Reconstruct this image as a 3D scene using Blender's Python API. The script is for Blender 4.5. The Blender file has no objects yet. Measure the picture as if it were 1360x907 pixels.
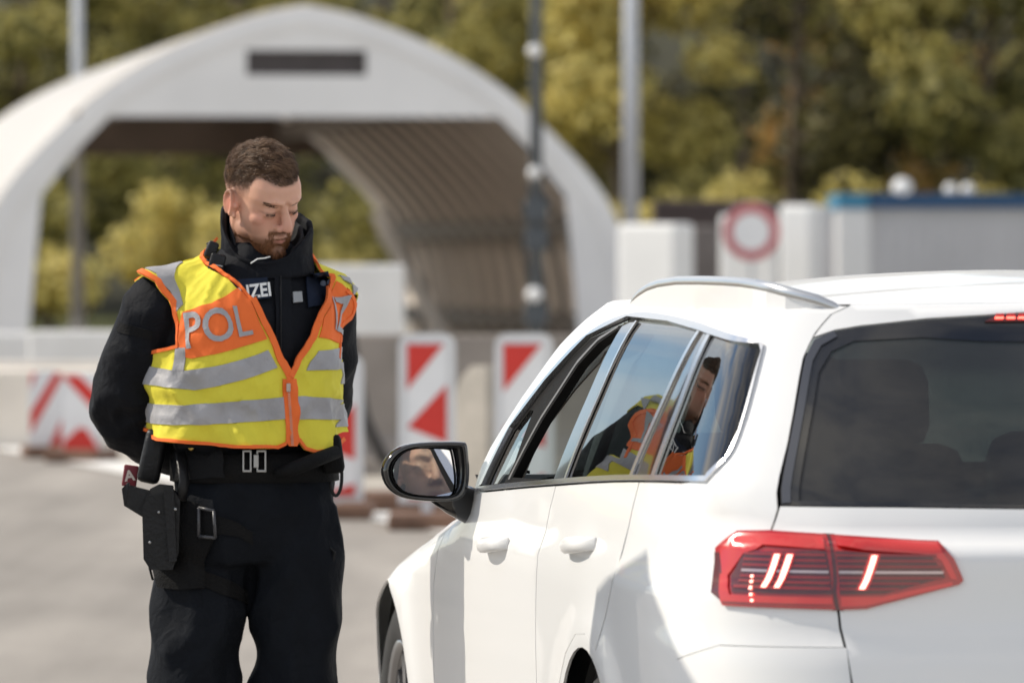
import bpy, bmesh, math, random
from mathutils import Vector, Matrix, Quaternion, noise
from mathutils.geometry import delaunay_2d_cdt
from mathutils.bvhtree import BVHTree
R = math.radians
scene = bpy.context.scene
col = scene.collection
# ------------------------------------------------------------------ camera, sky, sun, exposure
cam = bpy.data.cameras.new('camera'); camo = bpy.data.objects.new('camera', cam); col.objects.link(camo)
camo.location = (0, 0, 1.5); camo.rotation_euler = (R(90), 0, 0)
cam.sensor_width = 36; cam.lens = 8570/1360*36; cam.shift_y = -108.5/1360
cam.clip_start = .5; cam.clip_end = 2000
cam.dof.use_dof = True; cam.dof.focus_distance = 14.1; cam.dof.aperture_fstop = 5.6; cam.dof.aperture_blades = 0
scene.camera = camo
SUN_AZ, SUN_EL = -79.0, 41.0           # degrees: azimuth from +Y, clockwise positive
sun_dir = Vector((math.sin(R(SUN_AZ))*math.cos(R(SUN_EL)), math.cos(R(SUN_AZ))*math.cos(R(SUN_EL)), math.sin(R(SUN_EL))))
world = bpy.data.worlds.new('World'); scene.world = world; world.use_nodes = True
wn = world.node_tree
bg = wn.nodes['Background']; sky = wn.nodes.new('ShaderNodeTexSky')
sky.sky_type = 'NISHITA'; sky.sun_disc = False; sky.sun_elevation = R(SUN_EL); sky.sun_rotation = R(SUN_AZ)
sky.air_density = 1.0; sky.dust_density = 0.2; sky.ozone_density = 2.0; sky.altitude = 900
wtc = wn.nodes.new('ShaderNodeTexCoord'); wmp = wn.nodes.new('ShaderNodeMapping'); wmp.inputs['Scale'].default_value = (2.2, 2.2, 6.5)
wno = wn.nodes.new('ShaderNodeTexNoise'); wno.inputs['Scale'].default_value = 1.6; wno.inputs['Detail'].default_value = 6; wno.inputs['Roughness'].default_value = .58
wra = wn.nodes.new('ShaderNodeValToRGB'); wra.color_ramp.elements[0].position = .40; wra.color_ramp.elements[1].position = .66
wmi = wn.nodes.new('ShaderNodeMixRGB'); wmi.inputs[2].default_value = (9.8, 9.2, 8.3, 1)
wn.links.new(wtc.outputs['Generated'], wmp.inputs['Vector']); wn.links.new(wmp.outputs[0], wno.inputs['Vector'])
wn.links.new(wno.outputs[0], wra.inputs[0]); wn.links.new(wra.outputs[0], wmi.inputs[0])
wn.links.new(sky.outputs[0], wmi.inputs[1]); wn.links.new(wmi.outputs[0], bg.inputs[0])
bg.inputs[1].default_value = 0.115
sl = bpy.data.lights.new('sun', 'SUN'); sl.energy = 3.25; sl.angle = R(.55); sl.color = (1.0, .92, .79)
slo = bpy.data.objects.new('sun', sl); col.objects.link(slo); slo.rotation_euler = (-sun_dir).to_track_quat('-Z', 'Y').to_euler()
vs = scene.view_settings; vs.view_transform = 'Standard'; vs.look = 'None'; vs.gamma = 1; vs.use_curve_mapping = False; vs.exposure = 0.45

# ------------------------------------------------------------------ helpers
def mat(name, base, rough=.6, metal=0, var=0.0, vscale=8.0, bump=0.0, bscale=40.0, coat=0, emit=None, estr=0, spec=.5, detail=4):
    m = bpy.data.materials.new(name); m.use_nodes = True
    nt = m.node_tree; b = nt.nodes['Principled BSDF']
    b.inputs['Roughness'].default_value = rough; b.inputs['Metallic'].default_value = metal
    b.inputs['Coat Weight'].default_value = coat; b.inputs['Coat Roughness'].default_value = .03
    b.inputs['Specular IOR Level'].default_value = spec
    c = tuple(base)+(1,)
    if var or bump:
        tc = nt.nodes.new('ShaderNodeTexCoord')
    if var:
        n = nt.nodes.new('ShaderNodeTexNoise'); n.inputs['Scale'].default_value = vscale; n.inputs['Detail'].default_value = detail
        r = nt.nodes.new('ShaderNodeValToRGB'); r.color_ramp.elements[0].position = .3; r.color_ramp.elements[1].position = .7
        r.color_ramp.elements[0].color = tuple(max(0, x*(1-var)) for x in base)+(1,)
        r.color_ramp.elements[1].color = tuple(min(1, x*(1+var)) for x in base)+(1,)
        nt.links.new(tc.outputs['Object'], n.inputs['Vector']); nt.links.new(n.outputs[0], r.inputs[0]); nt.links.new(r.outputs[0], b.inputs['Base Color'])
    else:
        b.inputs['Base Color'].default_value = c
    if bump:
        n2 = nt.nodes.new('ShaderNodeTexNoise'); n2.inputs['Scale'].default_value = bscale; n2.inputs['Detail'].default_value = 3
        bp = nt.nodes.new('ShaderNodeBump'); bp.inputs['Strength'].default_value = bump; bp.inputs['Distance'].default_value = .01
        nt.links.new(tc.outputs['Object'], n2.inputs['Vector']); nt.links.new(n2.outputs[0], bp.inputs['Height']); nt.links.new(bp.outputs[0], b.inputs['Normal'])
    if emit:
        b.inputs['Emission Color'].default_value = tuple(emit)+(1,); b.inputs['Emission Strength'].default_value = estr
    return m
def attr_mat(name, rough=.7, attr='Col', bump=0, bscale=60, transl=0, spec=.3, sss=0, mul=1.0):
    m = bpy.data.materials.new(name); m.use_nodes = True; nt = m.node_tree; b = nt.nodes['Principled BSDF']
    a = nt.nodes.new('ShaderNodeAttribute'); a.attribute_name = attr
    nt.links.new(a.outputs['Color'], b.inputs['Base Color']); b.inputs['Roughness'].default_value = rough; b.inputs['Specular IOR Level'].default_value = spec
    if sss:
        b.inputs['Subsurface Weight'].default_value = sss; b.inputs['Subsurface Radius'].default_value = (.010, .004, .002); b.inputs['Subsurface Scale'].default_value = 1.0
    if bump:
        tc = nt.nodes.new('ShaderNodeTexCoord'); n2 = nt.nodes.new('ShaderNodeTexNoise'); n2.inputs['Scale'].default_value = bscale; n2.inputs['Detail'].default_value = 4
        bp = nt.nodes.new('ShaderNodeBump'); bp.inputs['Strength'].default_value = bump; bp.inputs['Distance'].default_value = .004
        nt.links.new(tc.outputs['Object'], n2.inputs['Vector']); nt.links.new(n2.outputs[0], bp.inputs['Height']); nt.links.new(bp.outputs[0], b.inputs['Normal'])
    if transl:
        t = nt.nodes.new('ShaderNodeBsdfTranslucent'); mx = nt.nodes.new('ShaderNodeMixShader'); mx.inputs[0].default_value = transl
        nt.links.new(a.outputs['Color'], t.inputs['Color']); o = nt.nodes['Material Output']
        nt.links.new(b.outputs[0], mx.inputs[1]); nt.links.new(t.outputs[0], mx.inputs[2]); nt.links.new(mx.outputs[0], o.inputs['Surface'])
    return m
def glass_mat(name, tint, ior=1.55, dust=0.0, rough=0.0, dustcol=(.3, .3, .3), refl=1.0):
    m = bpy.data.materials.new(name); m.use_nodes = True; nt = m.node_tree; nt.nodes.clear()
    o = nt.nodes.new('ShaderNodeOutputMaterial'); g = nt.nodes.new('ShaderNodeBsdfGlossy'); g.inputs['Roughness'].default_value = rough
    g.inputs['Color'].default_value = (refl, refl, refl, 1)
    t = nt.nodes.new('ShaderNodeBsdfTransparent'); t.inputs['Color'].default_value = tuple(tint)+(1,)
    f = nt.nodes.new('ShaderNodeFresnel'); f.inputs['IOR'].default_value = ior
    mx = nt.nodes.new('ShaderNodeMixShader'); nt.links.new(f.outputs[0], mx.inputs[0])
    if dust:
        d = nt.nodes.new('ShaderNodeBsdfDiffuse'); d.inputs['Color'].default_value = tuple(dustcol)+(1,)
        md = nt.nodes.new('ShaderNodeMixShader')
        tc = nt.nodes.new('ShaderNodeTexCoord'); n = nt.nodes.new('ShaderNodeTexNoise'); n.inputs['Scale'].default_value = 5; n.inputs['Detail'].default_value = 6
        mr = nt.nodes.new('ShaderNodeMapRange'); mr.inputs[3].default_value = dust*.6; mr.inputs[4].default_value = dust*1.4
        nt.links.new(tc.outputs['Object'], n.inputs['Vector']); nt.links.new(n.outputs[0], mr.inputs[0]); nt.links.new(mr.outputs[0], md.inputs[0])
        nt.links.new(t.outputs[0], md.inputs[1]); nt.links.new(d.outputs[0], md.inputs[2]); nt.links.new(md.outputs[0], mx.inputs[1])
    else:
        nt.links.new(t.outputs[0], mx.inputs[1])
    nt.links.new(g.outputs[0], mx.inputs[2]); nt.links.new(mx.outputs[0], o.inputs['Surface'])
    return m
def link(name, me, m=None, parent=None, smooth=False):
    o = bpy.data.objects.new(name, me); col.objects.link(o)
    if m is not None and not me.materials: me.materials.append(m)
    if parent is not None: o.parent = parent
    if smooth and me.polygons: me.polygons.foreach_set('use_smooth', [True]*len(me.polygons))
    return o
def mesh(name, v, f, m=None, parent=None, smooth=False):
    me = bpy.data.meshes.new(name); me.from_pydata([tuple(x) for x in v], [], f); me.update()
    return link(name, me, m, parent, smooth)
def empty(name, loc=(0, 0, 0), rz=0, parent=None):
    o = bpy.data.objects.new(name, None); col.objects.link(o); o.location = loc; o.rotation_euler = (0, 0, rz)
    o.empty_display_size = .2
    if parent is not None: o.parent = parent
    return o
def tag(o, label, cat, group=None):
    o['label'] = label; o['category'] = cat
    if group: o['group'] = group
    return o
def kind(o, k):
    o['kind'] = k; return o
class MB:
    """collects simple shapes into one mesh"""
    def __init__(s): s.v = []; s.f = []
    def add(s, v, f):
        b = len(s.v); s.v += [Vector(x) for x in v]; s.f += [tuple(b+i for i in q) for q in f]; return s
    def box(s, c, d, rot=None, bev=0):
        x, y, z = [k/2 for k in d]
        if bev:
            bm = bmesh.new(); bmesh.ops.create_cube(bm, size=1)
            for q in bm.verts: q.co = Vector((q.co.x*d[0], q.co.y*d[1], q.co.z*d[2]))
            bmesh.ops.bevel(bm, geom=bm.edges[:], offset=bev, segments=2, affect='EDGES', profile=.5)
            bm.verts.ensure_lookup_table(); vv = [q.co.copy() for q in bm.verts]; ff = [tuple(l.index for l in p.verts) for p in bm.faces]; bm.free()
        else:
            vv = [Vector((a*x, b*y, e*z)) for a in (-1, 1) for b in (-1, 1) for e in (-1, 1)]
            ff = [(0, 1, 3, 2), (4, 6, 7, 5), (0, 4, 5, 1), (2, 3, 7, 6), (0, 2, 6, 4), (1, 5, 7, 3)]
        if rot is not None: vv = [rot @ q for q in vv]
        return s.add([q+Vector(c) for q in vv], ff)
    def tube(s, pts, r, n=8, cap=True, flat=1.0):
        pts = [Vector(p) for p in pts]; rr = r if isinstance(r, (list, tuple)) else [r]*len(pts)
        rings = []; up = None
        for i, p in enumerate(pts):
            t = (pts[min(i+1, len(pts)-1)]-pts[max(i-1, 0)]).normalized()
            if up is None:
                up = t.cross(Vector((0, 0, 1)))
                if up.length < .1: up = t.cross(Vector((0, 1, 0)))
            up = (up-t*up.dot(t)).normalized(); w = t.cross(up)
            rings.append([p+rr[i]*(math.cos(2*math.pi*k/n)*up+flat*math.sin(2*math.pi*k/n)*w) for k in range(n)])
        v = [q for rg in rings for q in rg]; f = []
        for i in range(len(rings)-1):
            for k in range(n): f.append((i*n+k, i*n+(k+1) % n, (i+1)*n+(k+1) % n, (i+1)*n+k))
        if cap: f.append(tuple(range(n))[::-1]); f.append(tuple((len(rings)-1)*n+k for k in range(n)))
        return s.add(v, f)
    def ell(s, c, r, rot=None, nu=20, nv=12):
        v = []; f = []
        for j in range(nv+1):
            a = math.pi*j/nv
            for i in range(nu):
                b = 2*math.pi*i/nu; q = Vector((r[0]*math.sin(a)*math.cos(b), r[1]*math.sin(a)*math.sin(b), r[2]*math.cos(a)))
                v.append(Vector(c)+(rot @ q if rot is not None else q))
        for j in range(nv):
            for i in range(nu): f.append((j*nu+i, (j+1)*nu+i, (j+1)*nu+(i+1) % nu, j*nu+(i+1) % nu))
        return s.add(v, f)
    def rings(s, rs, cap=True):
        n = len(rs[0]); v = [q for r in rs for q in r]; f = []
        for i in range(len(rs)-1):
            for k in range(n): f.append((i*n+k, i*n+(k+1) % n, (i+1)*n+(k+1) % n, (i+1)*n+k))
        if cap: f.append(tuple(range(n))[::-1]); f.append(tuple((len(rs)-1)*n+k for k in range(n)))
        return s.add(v, f)
    def prism(s, poly, fn, h0, h1):
        n = len(poly); v = [fn(a, b, h0) for a, b in poly]+[fn(a, b, h1) for a, b in poly]
        f = [tuple(range(n))[::-1], tuple(range(n, 2*n))]+[(k, (k+1) % n, n+(k+1) % n, n+k) for k in range(n)]
        return s.add(v, f)
    def build(s, name, m=None, parent=None, smooth=False, fix=True):
        me = bpy.data.meshes.new(name); me.from_pydata([tuple(x) for x in s.v], [], s.f); me.update()
        if fix:
            bm = bmesh.new(); bm.from_mesh(me); bmesh.ops.remove_doubles(bm, verts=bm.verts, dist=1e-6); bmesh.ops.recalc_face_normals(bm, faces=bm.faces); bm.to_mesh(me); bm.free()
        return link(name, me, m, parent, smooth)
def auto_smooth(o, ang=40):
    me = o.data; me.polygons.foreach_set('use_smooth', [True]*len(me.polygons))
    try: me.set_sharp_from_angle(angle=R(ang))
    except Exception: pass
    return o
def apply_mods(o):
    dg = bpy.context.evaluated_depsgraph_get(); dg.update(); e = o.evaluated_get(dg)
    me = bpy.data.meshes.new_from_object(e); old = o.data; o.modifiers.clear(); o.data = me
    bpy.data.meshes.remove(old); return o
def remesh(o, vox, smooth_it=2, fac=.5):
    m = o.modifiers.new('r', 'REMESH'); m.mode = 'VOXEL'; m.voxel_size = vox; m.use_smooth_shade = True
    if smooth_it:
        q = o.modifiers.new('s', 'SMOOTH'); q.factor = fac; q.iterations = smooth_it
    apply_mods(o); o.data.polygons.foreach_set('use_smooth', [True]*len(o.data.polygons)); return o
def inside(pt, poly):
    x, y = pt; r = False; j = len(poly)-1
    for i in range(len(poly)):
        xi, yi = poly[i]; xj, yj = poly[j]
        if (yi > y) != (yj > y) and x < (xj-xi)*(y-yi)/(yj-yi)+xi: r = not r
        j = i
    return r
def resample(poly, step, closed=True):
    out = []; n = len(poly)
    for i in range(n if closed else n-1):
        a = poly[i]; b = poly[(i+1) % n]; d = math.hypot(b[0]-a[0], b[1]-a[1]); k = max(1, int(math.ceil(d/step)))
        for q in range(k): out.append((a[0]+(b[0]-a[0])*q/k, a[1]+(b[1]-a[1])*q/k))
    if not closed: out.append(poly[-1])
    return out
def chaikin(poly, it=2, closed=True):
    for _ in range(it):
        o = []; n = len(poly)
        if not closed: o.append(poly[0])
        for i in range(n if closed else n-1):
            a = poly[i]; b = poly[(i+1) % n]
            o += [(a[0]*.75+b[0]*.25, a[1]*.75+b[1]*.25), (a[0]*.25+b[0]*.75, a[1]*.25+b[1]*.75)]
        if not closed: o.append(poly[-1])
        poly = o
    return poly
def cdt(polys, step, su=1.0, sv=1.0):
    """triangulate even-odd region of polys (metric scaled su, sv); returns 2D verts, tris, boundary edges"""
    pts = []; edges = []; loops = []
    for p in polys:
        p = resample([(a*su, b*sv) for a, b in p], step); b0 = len(pts); pts += p; n = len(p); loops.append(p)
        edges += [(b0+i, b0+(i+1) % n) for i in range(n)]
    xs = [p[0] for p in loops[0]]; ys = [p[1] for p in loops[0]]
    x0, x1, y0, y1 = min(xs), max(xs), min(ys), max(ys)
    cells = {}
    for p in pts: cells.setdefault((int(p[0]//step), int(p[1]//step)), []).append(p)
    ny = max(1, int((y1-y0)/step)); nx = max(1, int((x1-x0)/step)); allp = list(pts)
    for j in range(1, ny+1):
        yy = y0+(y1-y0)*j/(ny+1)
        xing = []
        for lp in loops:
            for i in range(len(lp)):
                a = lp[i]; b = lp[(i+1) % len(lp)]
                if (a[1] > yy) != (b[1] > yy): xing.append(a[0]+(b[0]-a[0])*(yy-a[1])/(b[1]-a[1]))
        xing.sort()
        for i in range(1, nx+1):
            xx = x0+(x1-x0)*(i+(.5 if j % 2 else 0)-.25)/(nx+1)
            if sum(1 for q in xing if q < xx) % 2 == 0: continue
            cx, cy = int(xx//step), int(yy//step); ok = True
            for dx in (-1, 0, 1):
                for dy in (-1, 0, 1):
                    for q in cells.get((cx+dx, cy+dy), ()):
                        if (q[0]-xx)**2+(q[1]-yy)**2 < (.55*step)**2: ok = False
            if ok: allp.append((xx, yy))
    v, e, f, *_ = delaunay_2d_cdt([Vector(p) for p in allp], edges, [], 0, 1e-7)
    tris = []
    for t in f:
        c = (sum(v[i].x for i in t)/len(t), sum(v[i].y for i in t)/len(t)); k = 0
        for lp in loops: k ^= inside(c, lp)
        if k:
            a, b, c2 = v[t[0]], v[t[1]], v[t[2]]
            if abs((b-a).cross(c2-a)) > 1e-10: tris.append(tuple(t))
    cnt = {}
    for t in tris:
        for i in range(len(t)):
            e = (t[i], t[(i+1) % len(t)]); k = (min(e), max(e)); cnt.setdefault(k, []).append(e)
    be = [q[0] for q in cnt.values() if len(q) == 1]
    return [(p.x/su, p.y/sv) for p in v], tris, be
def patch(name, polys, fn, step, m, parent=None, off=0.0, thick=.004, outward=None, su=1.0, sv=1.0, mirror=None, disp=None):
    """surface patch of a 2D polygon (with holes) carried onto fn(u, v) -> Vector; rim of given thickness; analytic normals"""
    p2, tris, be = cdt(polys, step, su, sv)
    used = sorted({i for t in tris for i in t}); mp = {q: i for i, q in enumerate(used)}
    P3 = []; N3 = []; e = 1e-3
    for q in used:
        u, w = p2[q]; p = fn(u, w); a = fn(u+e/su, w)-fn(u-e/su, w); b = fn(u, w+e/sv)-fn(u, w-e/sv); n = a.cross(b)
        n = n.normalized() if n.length > 1e-12 else Vector((0, 0, 1))
        if outward is not None and n.dot(outward(p)) < 0: n = -n
        o = off+(disp(u, w, p) if disp else 0)
        P3.append(p+n*o); N3.append(n)
    if mirror: P3 = [mirror(p) for p in P3]; N3 = [mirror(n) for n in N3]
    F = []
    for t in tris:
        t = [mp[i] for i in t]; nn = (P3[t[1]]-P3[t[0]]).cross(P3[t[2]]-P3[t[0]])
        F.append(tuple(t) if nn.dot(N3[t[0]]) >= 0 else tuple(t[::-1]))
    nb = len(P3); V = list(P3); NN = list(N3)
    if thick:
        fs = {}
        for t in F:
            for i in range(3): fs[(t[i], t[(i+1) % 3])] = 1
        for (a, b) in be:
            a, b = mp[a], mp[b]
            if (a, b) not in fs: a, b = b, a
            k = len(V); d = P3[b]-P3[a]; rn = d.cross(N3[a]); rn = rn.normalized() if rn.length > 0 else N3[a]
            V += [P3[a], P3[b], P3[b]-N3[b]*thick, P3[a]-N3[a]*thick]; NN += [rn]*4
            F.append((k+1, k, k+3, k+2))
    me = bpy.data.meshes.new(name); me.from_pydata([tuple(x) for x in V], [], F); me.update()
    me.polygons.foreach_set('use_smooth', [True]*len(me.polygons))
    me.normals_split_custom_set_from_vertices([tuple(n) for n in NN])
    return link(name, me, m, parent)
def copy_tree(o, parent=None):
    c = o.copy(); col.objects.link(c); c.parent = parent
    for ch in list(o.children): copy_tree(ch, c)
    return c
def text_mesh(s, size, bold=0.0, spacing=1.0):
    cu = bpy.data.curves.new('letters', 'FONT'); cu.body = s; cu.size = size; cu.align_x = 'CENTER'; cu.align_y = 'CENTER'; cu.offset = bold; cu.space_character = spacing
    cu.resolution_u = 4
    o = bpy.data.objects.new('letters', cu); col.objects.link(o); dg = bpy.context.evaluated_depsgraph_get(); dg.update()
    me = bpy.data.meshes.new_from_object(o.evaluated_get(dg)); bpy.data.objects.remove(o); bpy.data.curves.remove(cu)
    v = [q.co.copy() for q in me.vertices]; f = [tuple(p.vertices) for p in me.polygons]; bpy.data.meshes.remove(me)
    return v, f
def set_col(me, cols, name='Col'):
    a = me.color_attributes.new(name, 'FLOAT_COLOR', 'POINT'); flat = []
    for c in cols: flat += [c[0], c[1], c[2], 1.0]
    a.data.foreach_set('color', flat)
def lerp(a, b, t): return a+(b-a)*t
def sstep(a, b, x):
    t = min(1, max(0, (x-a)/(b-a))); return t*t*(3-2*t)
def mixc(a, b, t): return tuple(a[i]+(b[i]-a[i])*t for i in range(3))
# ------------------------------------------------------------------ ground
def ground_mat(name, base, var, sc=.6, crack=False):
    m = bpy.data.materials.new(name); m.use_nodes = True; nt = m.node_tree; b = nt.nodes['Principled BSDF']; b.inputs['Roughness'].default_value = .9
    b.inputs['Specular IOR Level'].default_value = .25
    tc = nt.nodes.new('ShaderNodeTexCoord'); mp = nt.nodes.new('ShaderNodeMapping'); mp.inputs['Scale'].default_value = (1, .25, 1)
    n1 = nt.nodes.new('ShaderNodeTexNoise'); n1.inputs['Scale'].default_value = sc; n1.inputs['Detail'].default_value = 6; n1.inputs['Roughness'].default_value = .6
    n2 = nt.nodes.new('ShaderNodeTexNoise'); n2.inputs['Scale'].default_value = 90; n2.inputs['Detail'].default_value = 2
    r1 = nt.nodes.new('ShaderNodeValToRGB'); r1.color_ramp.elements[0].position = .3; r1.color_ramp.elements[1].position = .7
    r1.color_ramp.elements[0].color = tuple(x*(1-var) for x in base)+(1,); r1.color_ramp.elements[1].color = tuple(x*(1+var) for x in base)+(1,)
    mx = nt.nodes.new('ShaderNodeMixRGB'); mx.blend_type = 'MULTIPLY'; mx.inputs[0].default_value = .5
    m3 = nt.nodes.new('ShaderNodeMapping'); m3.inputs['Scale'].default_value = (.9, .05, 1); m3.inputs['Rotation'].default_value = (0, 0, .16); n3 = nt.nodes.new('ShaderNodeTexNoise'); n3.inputs['Scale'].default_value = 2.2; n3.inputs['Detail'].default_value = 5
    r3 = nt.nodes.new('ShaderNodeValToRGB'); r3.color_ramp.elements[0].position = .38; r3.color_ramp.elements[1].position = .6; r3.color_ramp.elements[0].color = (.80, .80, .80, 1); r3.color_ramp.elements[1].color = (1.04, 1.04, 1.04, 1)
    mx3 = nt.nodes.new('ShaderNodeMixRGB'); mx3.blend_type = 'MULTIPLY'; mx3.inputs[0].default_value = .8
    nt.links.new(tc.outputs['Object'], m3.inputs['Vector']); nt.links.new(m3.outputs[0], n3.inputs['Vector']); nt.links.new(n3.outputs[0], r3.inputs[0]); nt.links.new(r3.outputs[0], mx3.inputs[2])
    nt.links.new(tc.outputs['Object'], mp.inputs['Vector']); nt.links.new(mp.outputs[0], n1.inputs['Vector']); nt.links.new(tc.outputs['Object'], n2.inputs['Vector'])
    nt.links.new(n1.outputs[0], r1.inputs[0]); nt.links.new(r1.outputs[0], mx.inputs[1]); nt.links.new(n2.outputs[0], mx.inputs[2]); nt.links.new(mx.outputs[0], mx3.inputs[1]); nt.links.new(mx3.outputs[0], b.inputs['Base Color'])
    bp = nt.nodes.new('ShaderNodeBump'); bp.inputs['Strength'].default_value = .25; bp.inputs['Distance'].default_value = .004
    nt.links.new(n2.outputs[0], bp.inputs['Height']); nt.links.new(bp.outputs[0], b.inputs['Normal'])
    return m
M_asph = ground_mat('worn_asphalt', (.40, .365, .325), .24)
M_conc = ground_mat('pale_concrete', (.60, .55, .48), .12)
M_grass = ground_mat('verge', (.10, .11, .03), .3, 1.5)
M_line = mat('road_paint', (.78, .76, .72), .8, var=.12, vscale=3)
kind(mesh('road', [(-400, -60, 0), (400, -60, 0), (400, 700, 0), (-400, 700, 0)], [(0, 1, 2, 3)], M_asph), 'structure')
# pale concrete apron beyond a slanting edge, painted edge line along it
A0 = Vector((-3.95, 50.5)); A1 = Vector((-.45, 35.6)); dr = (A1-A0).normalized(); nr = Vector((-dr.y, dr.x))
if nr.y < 0: nr = -nr
q0 = A0-dr*30; q1 = A1+dr*22
kind(mesh('pavement', [(q0.x, q0.y, .004), (q1.x, q1.y, .004), (q1.x+nr.x*60, q1.y+nr.y*60, .004), (q0.x+nr.x*60, q0.y+nr.y*60, .004)], [(0, 1, 2, 3)], M_conc), 'structure')
kind(mesh('edge_line', [(q0.x, q0.y, .008), (q1.x, q1.y, .008), (q1.x+nr.x*.35, q1.y+nr.y*.35, .008), (q0.x+nr.x*.35, q0.y+nr.y*.35, .008)], [(0, 1, 2, 3)], M_line), 'structure')
kind(mesh('verge', [(-60, 128, .012), (60, 128, .012), (60, 260, .012), (-60, 260, .012)], [(0, 1, 2, 3)], M_grass), 'structure')
def hill():
    v = []; f = []; nx, ny = 40, 14
    for j in range(ny+1):
        for i in range(nx+1):
            x = lerp(-27, 32, i/nx); y = lerp(166, 215, j/ny); e = sstep(-27, -19, x)*(1-sstep(25, 32, x))
            v.append((x, y, -.3+e*(sstep(0, 1, j/ny)*13+1.2*noise.noise(Vector((x*.15, y*.1, 3))))))
    for j in range(ny):
        for i in range(nx): a = j*(nx+1)+i; f.append((a, a+1, a+nx+2, a+nx+1))
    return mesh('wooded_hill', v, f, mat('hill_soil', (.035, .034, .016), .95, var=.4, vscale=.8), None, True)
kind(hill(), 'structure')

# ------------------------------------------------------------------ drive-through tent
def tent():
    ang = R(8.4); Ax = Vector((-math.sin(ang), math.cos(ang), 0)); Rx = Vector((math.cos(ang), math.sin(ang), 0)); B = Vector((-3.05, 95, 0))
    root = empty('vehicle_tent', B); tag(root, 'white arched drive-through tent with an open front and dark gable window', 'tent')
    root.rotation_euler = (0, 0, ang)
    out_h = [(0, 5.26), (.62, 5.15), (1.32, 4.92), (2.22, 4.52), (3.02, 4.01), (3.52, 3.54), (4.22, 2.83), (4.64, 2.21), (4.87, 1.33), (4.95, .45), (4.97, 0)]
    in_h = [(2.86, 3.62), (3.38, 3.085), (3.88, 2.45), (4.01, 1.12), (4.06, .5), (4.08, 0)]
    oh = chaikin(out_h, 2, False)
    M_mem = mat('tent_membrane', (.80, .79, .77), .6, var=.05, vscale=.6)
    nt = M_mem.node_tree; b = nt.nodes['Principled BSDF']; tl = nt.nodes.new('ShaderNodeBsdfTranslucent'); tl.inputs[0].default_value = (.98, .88, .78, 1)
    mx = nt.nodes.new('ShaderNodeMixShader'); mx.inputs[0].default_value = .40; nt.links.new(b.outputs[0], mx.inputs[1]); nt.links.new(tl.outputs[0], mx.inputs[2]); nt.links.new(mx.outputs[0], nt.nodes['Material Output'].inputs['Surface'])
    M_frame = mat('tent_steel', (.14, .12, .105), .6, var=.2, vscale=2); M_front = mat('gable_fabric', (.80, .785, .765), .6, var=.06, vscale=.7)
    M_lin = mat('tent_lining', (.80, .71, .62), .8, var=.08, vscale=1)
    full = [(-a, z) for a, z in oh[::-1]][:-1]+oh
    L = 24.0; nb = 14; bay = L/nb
    for k in range(nb):          # membrane bays, each bulging a little between two ribs
        y0 = k*bay+.02; y1 = (k+1)*bay-.02; v = []; f = []; n = len(full); m = 6
        for j in range(m+1):
            y = lerp(y0, y1, j/m); bul = .045*math.sin(math.pi*j/m)
            for a, z in full:
                s = 1-bul/5; v.append((a*s, y, z*s))
        for j in range(m):
            for i in range(n-1): f.append((j*n+i, j*n+i+1, (j+1)*n+i+1, (j+1)*n+i))
        mesh('membrane_panel', v, f, M_mem, root, True)
    for k in range(nb+1):        # ribs just inside the skin
        y = k*bay; p = MB(); pts = [(a*.972, z*.972) for a, z in full]
        for i in range(len(pts)-1):
            (a, z), (a2, z2) = pts[i], pts[i+1]; q = [(a, z), (a2, z2), (a2*.965, z2*.965), (a*.965, z*.965)]
            p.prism(q, lambda u, w, h: Vector((u, h, w)), y-.20 if 0 < k < nb else y-.10, y+.20 if 0 < k < nb else y+.10)
        p.build('rib', M_frame if 0 < k < nb else M_front, root)
    # lining strips between ribs on the sides (the pale corrugated look)
    for k in range(nb):
        for sgn in (1,):
            p = MB(); y0 = k*bay+.26; y1 = (k+1)*bay-.26
            pts = [(a*.958*sgn, z*.958) for a, z in oh if a > 1.2]
            for i in range(len(pts)-1):
                (a, z), (a2, z2) = pts[i], pts[i+1]
                p.prism([(a, z), (a2, z2), (a2*.99, z2*.99), (a*.99, z*.99)], lambda u, w, h: Vector((u, h, w)), y0, y1)
            p.build('lining_strip', M_lin, root)
    for sgn in (-1, 1):
        for (a, z) in ((4.45, 2.1), (2.4, 4.05), (4.72, .55)):
            MB().box((sgn*a*.95, L/2, z*.95), (.22, L-.3, .3)).build('purlin', M_frame, root)
    # front gable with window opening, and the two front legs
    zb = 3.60; gp = [(a, z) for a, z in full if z > zb]; xa = 3.30
    gp = [(-xa, zb)]+[(a*.995, z*.995) for a, z in gp]+[(xa, zb)]
    wx0, wx1, wz0, wz1 = -.87, .91, 4.21, 4.58
    patch('gable', [gp, [(wx0, wz0), (wx1, wz0), (wx1, wz1), (wx0, wz1)]], lambda u, w: Vector((u, -.06, w)), .3, M_front, root, thick=.05, outward=lambda p: Vector((0, -1, 0)))
    mesh('gable_window', [(wx0, .0, wz0), (wx1, .0, wz0), (wx1, .0, wz1), (wx0, .0, wz1)], [(0, 1, 2, 3)], mat('gable_mesh', (.06, .05, .048), .7, var=.15, vscale=3), root)
    for sgn in (-1, 1):
        o_ = [(a*.997, z*.997) for a, z in oh if z < zb+.05]; poly = [(sgn*a, z) for a, z in [(xa, zb)]+o_+in_h[::-1]]
        patch('front_leg', [poly], lambda u, w: Vector((u, -.07, w)), .3, M_front, root, thick=.06, outward=lambda p: Vector((0, -1, 0)))
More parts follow.
